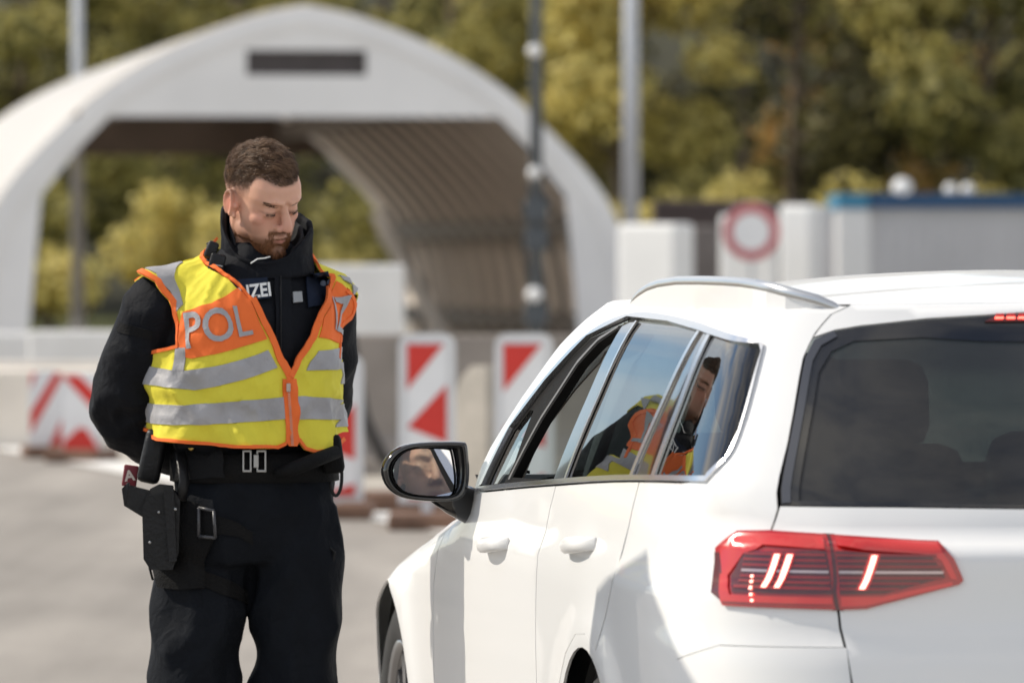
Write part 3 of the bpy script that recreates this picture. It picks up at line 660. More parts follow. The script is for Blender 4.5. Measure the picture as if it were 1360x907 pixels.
# roof skin
patch_roof = [(-1.86, 1.47), (-1.55, 1.463), (-1.25, 1.447), (-1.12, 1.436), (-1.03, 1.43), (-1.0, 1.4305), (-.8, 1.4325), (-.4, 1.4325), (.2, 1.4325), (.8, 1.4325), (1.00, 1.4225), (1.14, 1.408), (1.14, 1.91), (-1.86, 1.91)]
def roofgrid():
    v = []; f = []; SS = [.95, .9, .82, .7, .5, .25, 0, -.25, -.4, -.55, -.7, -.8, -.88, -.95, -1.02, -1.1, -1.2, -1.3, -1.45, -1.6, -1.75, -1.86]; KK = [0, .03, .06, .1, .15, .2, .28, .36, .45, .55, .65, .75, .85, .93, 1.0]
    edge = pchip([-1.86, -1.55, -1.25, -1.12, -1.03, -.8, .78, .90, .96], [1.452, 1.448, 1.438, 1.431, 1.430, 1.4325, 1.4325, 1.4225, 1.4085])
    for s in SS:
        for k in KK: v.append(skin(s, lerp(edge(s), ZR+.5, k)))
    n = len(KK)
    for i in range(len(SS)-1):
        for j in range(n-1): f.append((i*n+j, (i+1)*n+j, (i+1)*n+j+1, i*n+j+1))
    b = len(v); v += [mirX(q) for q in v]; f += [tuple(b+i for i in q)[::-1] for q in f]
    me = bpy.data.meshes.new('roof'); me.from_pydata([tuple(q) for q in v], [], f); me.update()
    bm = bmesh.new(); bm.from_mesh(me); bmesh.ops.remove_doubles(bm, verts=bm.verts, dist=.0008); bmesh.ops.recalc_face_normals(bm, faces=bm.faces); bm.to_mesh(me); bm.free()
    return link('roof', me, M_white, car, True), edge
roof, redge = roofgrid()
# tailgate, rear glass
def full(poly_left):   # left boundary listed bottom -> top; closed over the centre by mirrored patches
    return poly_left
sc = -1.86
tgl = [(-1.226, .66)]+[(a-g, b) for a, b in tg_cut[1:]]
glass_l = [(-1.095, 1.042), (-1.085, 1.15), (-1.073, 1.284), (-1.09, 1.335), (-1.146, 1.367), (-1.311, 1.384), (-1.562, 1.395), (sc, 1.40)]
strip_l = [(-1.060, 1.040), (-1.046, 1.15), (-1.030, 1.312), (-1.040, 1.345), (-1.085, 1.372), (-1.146, 1.3715)]
tail = empty('tailgate', (0, 0, 0), 0, car)
low = [(-1.226, .70), (-1.214, .775), (-1.206, .842)]+[(-1.13, .90), (-1.051, .985), (-1.075, 1.0340)]+[(-1.300, 1.0330), (-1.601, 1.0290), (sc, 1.028), (sc, .66), (-1.6, .66), (-1.235, .66)]
cp('lower_panel', [low], M_white, tail, .035)
spo = [(-1.089, 1.3520), (-1.108, 1.3950), (-1.136, 1.4090), (-1.12, 1.429), (-1.25, 1.4355), (-1.55, 1.4455), (sc, 1.449), (sc, 1.403), (-1.576, 1.3990), (-1.331, 1.3880), (-1.180, 1.3740), (-1.130, 1.3660)]
cp('roof_spoiler', [spo], M_white, tail, .03)
gl = [(-1.077, 1.0370), (-1.300, 1.0360), (-1.601, 1.0320), (sc, 1.031), (sc, 1.400), (-1.575, 1.3960), (-1.330, 1.3850), (-1.179, 1.3710), (-1.129, 1.3620), (-1.093, 1.3450), (-1.082, 1.3120), (-1.081, 1.1500)]
rg = cp('rear_window', [gl], M_rglass, tail, .04, -.004)
fr = [(-1.077, 1.0370), (-1.300, 1.0360), (-1.601, 1.0320), (sc, 1.031), (sc, 1.036), (-1.601, 1.0380), (-1.300, 1.0430), (-1.112, 1.0460), (-1.114, 1.1500), (-1.116, 1.2840), (-1.134, 1.3250), (-1.177, 1.3450), (-1.328, 1.3520), (-1.464, 1.3450), (sc, 1.34), (sc, 1.400), (-1.575, 1.3960), (-1.330, 1.3850), (-1.179, 1.3710), (-1.129, 1.3620), (-1.093, 1.3450), (-1.082, 1.3120), (-1.081, 1.1500)]
cp('window_surround', [fr], M_black, tail, .03, -.0015, .002)
st = [(-1.080, 1.0400), (-1.097, 1.0410), (-1.099, 1.1500), (-1.100, 1.3050), (-1.111, 1.3350), (-1.140, 1.3520), (-1.129, 1.3620), (-1.093, 1.3450), (-1.083, 1.3120), (-1.082, 1.1500)]
cp('side_trim', [st], mat('tinted_trim', (.09, .095, .11), .25, .6), tail, .03, .002, .004)
# high stop lamp, wiper, plate recess, badge edge
M_redl = mat('lamp_red', (.42, .008, .010), .18, coat=.8); M_redb = mat('lamp_red_bright', (.50, .020, .020), .22, coat=.8, emit=(1, .05, .03), estr=.08)
M_led = mat('led_bar', (1, .6, .55), .3, emit=(1, .30, .22), estr=3.2); M_red_dark = mat('lamp_dark', (.10, .008, .010), .25, coat=.8); M_rib = mat('lamp_rib', (.28, .015, .018), .3, coat=.6); M_clr = mat('lamp_clear', (.55, .42, .42), .15, .3, coat=.8)
hs = [(-1.476, 1.3800), (-1.506, 1.3930), (sc, 1.3955), (sc, 1.3815)]
hi = cp('stop_lamp', [hs], M_red_dark, tail, .03, .003, .004)
for q in hi:
    pass
for k in range(12):
    s = -1.50-k*.030; 
    for r_ in range(2):
        z = 1.3835+r_*.006+.0001*k
        cp('led', [[(s, z), (s-.022, z), (s-.022, z+.004), (s, z+.004)]], M_redb if r_ else mat('stop_led', (1, .3, .25), .3, emit=(1, .08, .05), estr=3.0) if k == 0 else bpy.data.materials['stop_led'] if not r_ else M_redb, hi[0], .03, .0055, .001, True)
pl = [(-1.59, .785), (-1.60, .64), (sc, .64), (sc, .785)]
cp('plate_recess', [chaikin(pl, 0)], M_black, tail, .04, .003, .004)
cp('number_plate', [[(-1.605, .765), (-1.605, .66), (sc, .66), (sc, .765)]], mat('plate_white', (.7, .7, .7), .5), tail, .04, .008, .003)
MB().tube([(0, -1.075, 1.025), (.03, -1.08, 1.045), (.30, -1.045, 1.075)], [.014, .012, .008], 8).build('wiper', M_rub, tail, True)
# tail lamps (body half on the car, lid half on the tailgate)
LO = [(-.912, .953), (-.976, .986), (-1.048, .988), (-1.166, .982), (-1.199, .843), (-1.202, .8435), (-.967, .847), (-.925, .90)]
LI = [(-1.174, .9815), (-1.381, .968), (-1.408, .94), (-1.430, .899), (-1.423, .891), (-1.257, .8455), (-1.207, .8435)]
def inset(poly, c, k): return [(c[0]+(a-c[0])*k, c[1]+(b-c[1])*k) for a, b in poly]
lamps = cp('tail_lamp', [LO], M_redl, car, .02, .006, .010)
lampi = cp('tail_lamp', [LI], M_redl, tail, .02, .006, .010)
for i, mir in enumerate((None, mirX)): patch('lamp_joint', [[(-1.160, .984), (-1.182, .983), (-1.214, .842), (-1.194, .842)]], skin, .02, M_red_dark, lamps[i], off=.004, thick=.002, outward=out, mirror=mir)
def quad(pts, m, par, off, name, step=.02):
    for i, mir in enumerate((None, mirX)):
        patch(name, [pts], skin, step, m, par[i], off=off, thick=.003, outward=out, mirror=mir)
# bright C-shaped light guides
quad([(-.930, .950), (-.980, .980), (-1.048, .981), (-1.160, .975), (-1.162, .955), (-1.035, .958), (-.995, .945), (-.965, .900), (-.950, .905)], M_redb, lamps, .0095, 'light_guide')
quad([(-.945, .905), (-.965, .905), (-.985, .868), (-1.192, .866), (-1.194, .854), (-.965, .855)], M_redb, lamps, .0095, 'light_guide')
quad([(-1.184, .974), (-1.376, .962), (-1.398, .936), (-1.418, .900), (-1.405, .902), (-1.385, .935), (-1.368, .947), (-1.186, .958)], M_redb, lampi, .0095, 'light_guide')
quad([(-1.208, .868), (-1.285, .868), (-1.41, .897), (-1.41, .889), (-1.255, .851), (-1.210, .849)], M_redb, lampi, .0095, 'light_guide')
quad([(-.915, .945), (-.945, .945), (-.962, .90), (-.968, .855), (-.935, .87)], M_red_dark, lamps, .0085, 'side_reflector')
quad([(-.995, .948), (-1.165, .953), (-1.192, .872), (-.99, .872), (-.975, .90)], M_red_dark, lamps, .0082, 'lamp_well')
quad([(-1.182, .953), (-1.366, .943), (-1.385, .92), (-1.395, .905), (-1.29, .874), (-1.206, .872)], M_red_dark, lampi, .0082, 'lamp_well')
for k in range(7):
    z = .880+k*.0105
    a = (-.998 if z > .89 else -.992); b = -1.160-(.953-z)*.36
    quad([(a, z), (b, z), (b, z+.0045), (a, z+.0045)], M_rib if k != 3 else M_clr, lamps, .0105, 'lamp_rib')
    e = -1.39 if z > .90 else -1.30-(z-.875)*3.2
    if z > .93: e = -1.375
    quad([(-1.182-(.953-z)*.3, z), (e, z), (e, z+.0045), (-1.182-(.953-z)*.3, z+.0045)], M_rib if k != 3 else M_clr, lampi, .0105, 'lamp_rib')
for a in (0, -.027):
    quad([(a-1.052, .882), (a-1.062, .882), (a-1.075, .945), (a-1.064, .945)], M_led, lamps, .0125, 'led_bar')
    quad([(a-1.048, .880), (a-1.066, .880), (a-1.080, .948), (a-1.060, .948)], M_redb, lamps, .0115, 'led_bloom')  # red bloom around the lit bars, painted as a wider patch beneath
quad([(-1.234, .880), (-1.256, .880), (-1.270, .948), (-1.248, .948)], M_redb, lampi, .0115, 'led_bloom')
# slanted like the photo: tops lean outward to the right
quad([(-1.240, .882), (-1.251, .882), (-1.264, .945), (-1.253, .945)], M_led, lampi, .0125, 'led_bar')
for k in range(5): quad([(-1.034+k*.003, .856+k*.011), (-1.039+k*.003, .856+k*.011), (-1.039+k*.003, .861+k*.011), (-1.034+k*.003, .861+k*.011)], M_led, lamps, .0125, 'led_dot')
# bumper
bp_ = [(-.405, .20), (-.625, .25), (-.705, .40), (-.725, .62), (-.80, .737), (-.95, .772), (-1.214, .774), (-1.226, .655), (sc, .655), (sc, .20)]
bum = cp('rear_bumper', [bp_], M_white, car, .05, .001, .01)
cp('lower_valance', [[(-.80, .22), (-.80, .36), (sc, .36), (sc, .22)]], M_rub, bum[0], .06, .006, .004)
# window line: trim, frames and panes
trim_in = [(s, z+.010) for s, z in belt_pts]+[(-0.893, 1.0910), (-0.953, 1.1215), (-0.970, 1.1720), (-0.979, 1.3210), (-0.966, 1.3360), (-0.731, 1.3420), (-0.365, 1.3550), (0.094, 1.3720), (0.571, 1.3770), (0.905, 1.3330), (1.191, 1.2320), (1.421, 1.1230), (1.552, 0.9900)]
cp('window_trim', [dlo, trim_in], M_chrome, car, .02, .0060, .012)
def frame_poly(outer, inner): return [outer, inner]
opening = [(1.235, 1.0190), (1.092, 1.1520), (0.912, 1.2740), (0.785, 1.3240), (0.644, 1.3540), (0.602, 1.3540), (0.698, 1.0310)]
fw_out = [(s, belt(s)+.008) for s in (1.575, 1.4, 1.2, 1.0, .72)]+[(0.602, 1.3680)]+[(0.901, 1.3320), (1.191, 1.2320), (1.421, 1.1230)]
sail = [(1.517, 0.9920), (1.315, 1.0050), (1.267, 1.0510), (1.253, 1.1670), (1.302, 1.1670), (1.405, 1.1160)]
cp('window_frame', [fw_out, opening, sail], M_rub, car, .03, -.006, .02)
cp('quarter_light', [sail], M_clear, car, .03, -.008, .003)
cp('guide_rail', [[(1.272, 1.0130), (1.252, 1.0130), (1.108, 1.1500), (0.925, 1.2740), (0.794, 1.3270), (0.643, 1.3570), (0.641, 1.3620), (0.796, 1.3350), (0.931, 1.2830), (1.119, 1.1570)]], mat('grey_channel', (.13, .13, .13), .5), car, .03, -.003, .008)
cp('centre_pillar', [[(0.703, 1.0290), (0.599, 1.3680), (0.458, 1.3710), (0.551, 1.0370)]], M_black, car, .03, -.003, .01)
cp('pillar_strip', [[(0.560, 1.0370), (0.542, 1.0370), (0.446, 1.3710), (0.462, 1.3710)]], M_chrome, car, .03, .002, .004)
cp('rear_pane', [[(0.543, 1.0350), (-0.151, 1.0640), (-0.263, 1.3620), (0.094, 1.3720), (0.447, 1.3740)]], M_glass, car, .03, -.004, .003)
cp('pane_strip', [[(-0.149, 1.0630), (-0.179, 1.0640), (-0.288, 1.3610), (-0.260, 1.3620)]], M_chrome, car, .03, .002, .004)
cp('rear_pillar', [[(-0.178, 1.0610), (-0.387, 1.0700), (-0.436, 1.3590), (-0.288, 1.3610)]], M_black, car, .03, -.003, .006)
cp('pane_strip', [[(-0.378, 1.0680), (-0.418, 1.0700), (-0.464, 1.3580), (-0.420, 1.3590)]], M_chrome, car, .03, .002, .004)
cp('quarter_pane', [[(-0.411, 1.0680), (-0.885, 1.0790), (-0.955, 1.1140), (-0.9765, 1.1710), (-0.985, 1.3230), (-0.970, 1.3400), (-0.731, 1.3480), (-0.446, 1.3570)]], M_glass, car, .03, -.004, .003)
# door handles
def handle(s0, s1, z0, par, mir):
    p = MB(); n = 9; rs = []
    for i in range(n):
        t = i/(n-1); s = lerp(s0, s1, t); z = lerp(z0, z0+.018, t); b = skin(s, z); o = .042*math.sin(math.pi*min(1, max(0, t)))**.45+.002; h = .014+.004*math.sin(math.pi*t)
        c = b+Vector((-o*.62, 0, 0))
        rs.append([c+Vector((-.013*math.cos(a)*(1 if o > .01 else .3), 0, h*math.sin(a))) for a in [2*math.pi*k/10 for k in range(10)]])
    p.rings(rs)
    if mir: p.v = [mirX(q) for q in p.v]
    p.build('door_handle', M_white, par, True)
    cup = chaikin([(s1-.02, z0-.022), (s1-.02, z0+.042), (s0+.03, z0+.034), (s0+.03, z0-.028)], 3)
for i in (0, 1):
    handle(1.30, 1.03, .862, fdoor[i], i); handle(.30, .03, .905, rdoor[i], i)
# roof rails
for sg in (1, -1):
    pts = []; rr = []
    ss = [.74, .69, .62, .52, .4, .2, -.05, -.3, -.55, -.75, -.89, -.98, -1.05, -1.09, -1.12]; rz_ = pchip([-1.13, -1.09, -1.05, -.89, -.456, .079, .418, .575, .69, .75], [1.392, 1.408, 1.421, 1.444, 1.453, 1.455, 1.447, 1.434, 1.416, 1.406])
    for i, s in enumerate(ss):
        b = skin(s, 1.418); pts.append(Vector((b.x*sg, b.y, rz_(s)))); rr.append(.005 if i in (0, len(ss)-1) else .009 if i in (1, len(ss)-2) else .0105)
    MB().tube(pts, rr, 10, flat=1.25).build('roof_rail', M_rail, car, True)
    q = MB()
    for i in range(len(pts)-1):
        a, b = pts[i], pts[i+1]; q.prism([(0, 0), (1, 0), (1, 1), (0, 1)], lambda u, v, k, a=a, b=b: Vector((lerp(a.x, b.x, u)+k, lerp(a.y, b.y, u), lerp(a.z, b.z, u)-.006-.055*(1-v))), -.010, .010)
    q.build('rail_foot', M_white, car)
# front end: bonnet, windscreen, nose (seen little)
def bonnet():
    v = []; f = []; SS = [1.80, 1.95, 2.1, 2.3, 2.5, 2.7, 2.9, 3.1, 3.3, 3.5, 3.6]; n = 17
    for s in SS:
        e = skin(s, crest(s))
        for j in range(n):
            t = -1+2*j/(n-1); v.append(Vector((-abs(e.x)*t, e.y+.13*(1-t*t)*(1 if s > 3 else .5), e.z+.075*(1-t**4)+.012*math.exp(-((abs(t)-.6)/.1)**2))))
    for i in range(len(SS)-1):
        for j in range(n-1): f.append((i*n+j, i*n+j+1, (i+1)*n+j+1, (i+1)*n+j))
    return mesh('bonnet', v, f, M_white, car, True)
bonnet()
edge = [(1.71, .965), (1.610, 1.0710), (1.428, 1.1920), (1.206, 1.3120), (0.960, 1.4060)]
v = []; f = []; n = 15
for s, z in edge:
    e = skin(s, z)
    for j in range(n):
        t = -1+2*j/(n-1); v.append(Vector((e.x*-t, e.y+.14*(1-t*t), e.z+.03*(1-t*t))))
for i in range(len(edge)-1):
    for j in range(n-1): f.append((i*n+j, i*n+j+1, (i+1)*n+j+1, (i+1)*n+j))
mesh('windscreen', v, f, M_clear, car, True)
v = []; f = []; zz = [.20, .35, .5, .58, .62, .66]; n = 17
for z in zz:
    e = skin(3.60, min(z, .62))
    for j in range(n):
        t = -1+2*j/(n-1); v.append(Vector((-abs(e.x)*t, e.y+.14*(1-t*t)-(.05 if z < .3 else 0), z)))
for i in range(len(zz)-1):
    for j in range(n-1): f.append((i*n+j, i*n+j+1, (i+1)*n+j+1, (i+1)*n+j))
nose = mesh('front_bumper', v, f, M_white, car, True)
for k in range(4): MB().box((0, 3.645, .42+k*.055), (.95, .05, .018)).build('grille_bar', M_chrome, nose)
for sg in (-1, 1): MB().ell((sg*.66, 3.44, .63), (.16, .10, .06)).build('headlamp', M_clear, car, True)
mesh('scuttle', [(-.86, 1.66, .955), (.86, 1.66, .955), (.84, 1.95, 1.0), (-.84, 1.95, 1.0)], [(0, 1, 2, 3)], M_rub, car)
# cabin: floor, wells, dashboard, seats, lining
MB().box((0, 1.25, .22), (1.66, 4.3, .06)).build('floor', M_under, car)
for fc in (0, 2.79):
    for sg in (-1, 1):
        q = MB(); n = 18; rs = []
        for xx in (.62, .88):
            rs.append([Vector((sg*xx, fc+.385*math.cos(R(a)), .335+.39*math.sin(R(a)))) for a in [lerp(-30, 210, k/n) for k in range(n+1)]])
        m_ = len(rs[0]); v = rs[0]+rs[1]; f = [(k, k+1, m_+k+1, m_+k) for k in range(m_-1)]+[tuple(range(m_))]
        mesh('wheel_arch_liner', v, f, M_under, car)
MB().box((0, 1.72, .80), (1.55, .5, .34), bev=.06).build('dashboard', M_int, car)
q = MB(); pts = [Vector((-.38+.18*math.cos(a), 1.33, .86+.18*math.sin(a))) for a in [2*math.pi*k/24 for k in range(25)]]; q.tube(pts, .015, 8, False); q.tube([(-.38, 1.33, .86), (-.38, 1.55, .82)], .04, 8); q.build('steering_wheel', M_int, car, True)
def seat(x, y, w):
    t = MB(); t.box((x, y+.05, .48), (w, .5, .16), bev=.05); o = t.build('seat', M_int, car, True)
    q = MB(); q.box((x, y-.26, .82), (w, .14, .62), Matrix.Rotation(R(-14), 3, 'X'), bev=.05); q.build('backrest', M_int, o, True)
    q = MB(); q.box((x, y-.36, 1.21), (min(w, .28), .10, .18), Matrix.Rotation(R(-8), 3, 'X'), bev=.045); q.tube([(x-.05, y-.34, 1.08), (x-.05, y-.35, 1.18)], .008, 6); q.tube([(x+.05, y-.34, 1.08), (x+.05, y-.35, 1.18)], .008, 6); q.build('headrest', M_int, o, True)
seat(-.38, 1.05, .52); seat(.38, 1.05, .52); seat(-.40, .15, .5); seat(.40, .15, .5)
MB().box((0, -.55, .62), (1.2, .9, .04)).build('load_floor', M_int, car)
# headliner and pillar trims, set inside the skin
def inner(s, v):
    p = skin(s, v); return Vector((p.x*.955, p.y, p.z-.02 if v > 1.3 else p.z))
for mir in (None, mirX):
    patch('pillar_trim', [[(1.66, .97), (1.71, .965), (1.61, 1.07), (1.428, 1.19), (1.206, 1.31), (.96, 1.40), (.80, 1.41), (.80, 1.345), (.90, 1.325), (1.19, 1.222), (1.40, 1.12), (1.47, 1.02)]], inner, .04, M_beige, car, off=-.03, thick=.004, outward=out, mirror=mir)
    patch('pillar_trim', [[(.74, 1.03), (.77, 1.38), (.60, 1.38), (.55, 1.03)]], inner, .05, M_beige, car, off=-.03, thick=.004, outward=out, mirror=mir)
    patch('pillar_trim', [[(-.36, 1.05), (-.25, 1.36), (-.85, 1.34), (-.90, 1.06), (-1.02, 1.06), (-1.0, 1.38), (-.2, 1.40), (-.14, 1.05)]], inner, .05, M_int, car, off=-.03, thick=.004, outward=out, mirror=mir)
v = []; f = []; SS = [.9, .7, .4, 0, -.4, -.7]; n = 11
for s in SS:
    e = skin(s, 1.40)
    for j in range(n): t = -1+2*j/(n-1); v.append(Vector((e.x*t, e.y, 1.385+.05*(1-t*t))))
for i in range(len(SS)-1):
    for j in range(n-1): f.append((i*n+j, i*n+j+1, (i+1)*n+j+1, (i+1)*n+j))
mesh('headliner', v, f, M_beige, car, True)
for k in range(5):
    a = skin(1.40, 1.0); MB().box((a.x*.90, 1.52+.012*k, 1.02+.018*k), (.012, .05, .007)).build('air_vent', M_rub, car)
for sg in (-1, 1):      # inner door cards
    v = [skin(s, z)*1 for s in (1.75, .65, .62, -.3) for z in (.25, .60, .97)]; v = [Vector((q.x*.94*(-sg), q.y, q.z)) for q in v]
    mesh('door_card', v, [(0, 1, 4, 3), (1, 2, 5, 4), (6, 7, 10, 9), (7, 8, 11, 10)], M_int, car)
# wheels
def wheel(x, y, sg):
    t = MB(); n = 40; prof = [(.215, -.085), (.235, -.105), (.285, -.112), (.318, -.10), (.333, -.07), (.335, 0), (.333, .07), (.318, .10), (.285, .112), (.235, .105), (.215, .085)]
    rs = [[Vector((x+b, y+r*math.cos(2*math.pi*k/n), .335+r*math.sin(2*math.pi*k/n))) for k in range(n)] for r, b in prof]
    t.rings(rs, False); w = t.build('wheel', M_tyre, car, True)
    q = MB(); rs = [[Vector((x+sg*b, y+r*math.cos(2*math.pi*k/n), .335+r*math.sin(2*math.pi*k/n))) for k in range(n)] for r, b in ((.216, -.08), (.205, .03), (.218, .098), (.232, .104), (.232, .098), (.21, .075), (.19, -.08))]
    q.rings(rs, False); q.build('rim', M_rimf, w, True)
    for k in range(10):
        a = 2*math.pi*k/10; q = MB(); ca, sa = math.cos(a), math.sin(a)
        for da in (-.08, .08):
            q.prism([(-.012, .055), (.012, .055), (.010, .215), (-.010, .215)], lambda u, v_, h, da=da: Vector((x+sg*(h+.012*(.2-v_)), y+v_*math.cos(a+da*v_/.2)-u*sa, .335+v_*math.sin(a+da*v_/.2)+u*ca)), .055, .085)
        q.build('spoke', M_rimf, w)
    MB().tube([(x+sg*.03, y, .335), (x+sg*.085, y, .335), (x+sg*.09, y, .335)], [.075, .06, .03], 20).build('hub', M_rim, w, True)
    MB().tube([(x-sg*.02, y, .335), (x+sg*.0, y, .335)], .16, 28).build('brake_disc', M_rim, w, True)
for yy in (0, 2.79):
    for sg in (-1, 1): wheel(sg*.79, yy, sg)
# door mirrors
def mirror(sg):
    root = empty('door_mirror', (0, 0, 0), 0, car)
    C = Vector((-1.007, 1.60, 1.020)); n = 28; fl = 1 if sg == -1 else -1
    prof = chaikin([(.094, .058), (.088, .066), (-.03, .064), (-.075, .048), (-.102, .008), (-.090, -.035), (-.055, -.062), (.03, -.070), (.085, -.066), (.100, -.02)], 2)
    def pos(u, w, dep, k=1.0): return Vector(((C.x+u*k)*1, C.y+dep, C.z+w*k))
    rs = [[pos(u, w, d, k) for u, w in prof] for d, k in ((.035, .80), (.0, .84), (-.004, .93), (.0, 1.0), (.03, 1.03), (.08, .96), (.125, .70), (.145, .30))]
    def fin(p):
        if sg == 1: p.v = [mirX(q) for q in p.v]
        return p
    fin(MB().rings(rs)).build('housing', M_black, root, True)
    # driver's face must show in the glass: normal halfway between camera and head
    camL = Matrix.Rotation(-CAR_R, 3, 'Z') @ (Vector((0, 0, 1.5))-CAR_O); hd = Vector((-.455, .90, 1.18))
    nn = ((camL-C).normalized()+(hd-C).normalized()).normalized()
    gl = MB(); v = [C+Vector((u*.82, 0, w*.82)) for u, w in prof]; vv = []
    for q in v:
        d = q-C; vv.append(Vector((q.x, C.y-(nn.x*d.x+nn.z*d.z)/nn.y-.002, q.z)))
    gl.add(vv, [tuple(range(len(vv)))]); fin(gl).build('mirror_glass', mat('mirror', (.75, .76, .78), .0, 1.0) if sg == -1 else bpy.data.materials['mirror'], root)
    q = MB(); rs = [[pos(u, w, -.002, k) for u, w in prof] for k in (.825, .85)]+[[pos(u, w, -.008, k) for u, w in prof] for k in (.85, .83)]
    q.rings([rs[0], rs[1], rs[2], rs[3]], False); fin(q).build('glass_rim', M_rub, root)
    q = MB(); a = [Vector((-.945, 1.60, .985)), Vector((-.93, 1.64, .945)), Vector((-.875, 1.68, .935))]
    rs = []
    for p_, (w_, h_) in zip([Vector((-.965, 1.665, .985)), Vector((-.93, 1.68, .955)), Vector((-.865, 1.70, .925))], ((.03, .038), (.028, .034), (.034, .038))):
        rs.append([p_+Vector((h_*.6*math.sin(t), w_*1.3*math.cos(t), h_*math.sin(t))) for t in [2*math.pi*k/14 for k in range(14)]])
    q.rings(rs); fin(q).build('mirror_arm', M_black, root, True)
    return C, nn
mC, mN = mirror(-1); mirror(1)
# ------------------------------------------------------------------ people
M_skin = attr_mat('skin', .52, bump=.12, bscale=420, spec=.35, sss=.12); M_hair = attr_mat('hair', .48, spec=.4)
def fabric(name, base, rough=.85, weave=.25, ws=900, var=.15, big=.55, bigs=26, sheen=.3):
    m = mat(name, base, rough, var=var, vscale=14, spec=.15); nt = m.node_tree; b = nt.nodes['Principled BSDF']; b.inputs['Sheen Weight'].default_value = 0; b.inputs['Sheen Roughness'].default_value = .5
    tc = nt.nodes.new('ShaderNodeTexCoord'); n1 = nt.nodes.new('ShaderNodeTexNoise'); n1.inputs['Scale'].default_value = bigs; n1.inputs['Detail'].default_value = 5; n1.inputs['Distortion'].default_value = .6
    n2 = nt.nodes.new('ShaderNodeTexNoise'); n2.inputs['Scale'].default_value = ws
    b1 = nt.nodes.new('ShaderNodeBump'); b1.inputs['Strength'].default_value = big; b1.inputs['Distance'].default_value = .012; b2 = nt.nodes.new('ShaderNodeBump'); b2.inputs['Strength'].default_value = weave; b2.inputs['Distance'].default_value = .001
    for n in (n1, n2): nt.links.new(tc.outputs['Object'], n.inputs['Vector'])
    nt.links.new(n1.outputs[0], b1.inputs['Height']); nt.links.new(n2.outputs[0], b2.inputs['Height']); nt.links.new(b1.outputs[0], b2.inputs['Normal']); nt.links.new(b2.outputs[0], b.inputs['Normal'])
    return m
M_jack = fabric('jacket_cloth', (.0052, .0060, .0088), .72); M_trou = fabric('trouser_cloth', (.005, .0065, .0098), .8); M_gear = mat('black_gear', (.007, .007, .008), .45, spec=.3, var=.2, vscale=20, bump=.2, bscale=90)
M_gearm = mat('matte_gear', (.006, .006, .0065), .75, spec=.15, bump=.3, bscale=160); M_boot = mat('boot_leather', (.012, .011, .011), .5)
M_yel = fabric('vest_yellow', (.68, .60, .06), .7, big=.35, bigs=18, var=.05); M_ora = fabric('vest_orange', (.82, .165, .04), .7, big=.25, bigs=18, var=.05); M_refl = fabric('reflective_tape', (.34, .335, .345), .45, weave=.1, big=.35, bigs=30, var=.12)
M_metal = mat('buckle_steel', (.34, .34, .34), .35, 1.0); M_brass = mat('brass_snap', (.55, .38, .12), .3, 1.0); M_navy = fabric('navy_patch', (.012, .018, .035), .8); M_lett = mat('stitched_white', (.72, .72, .70), .8); M_grey = fabric('grey_lining', (.035, .035, .038), .85)
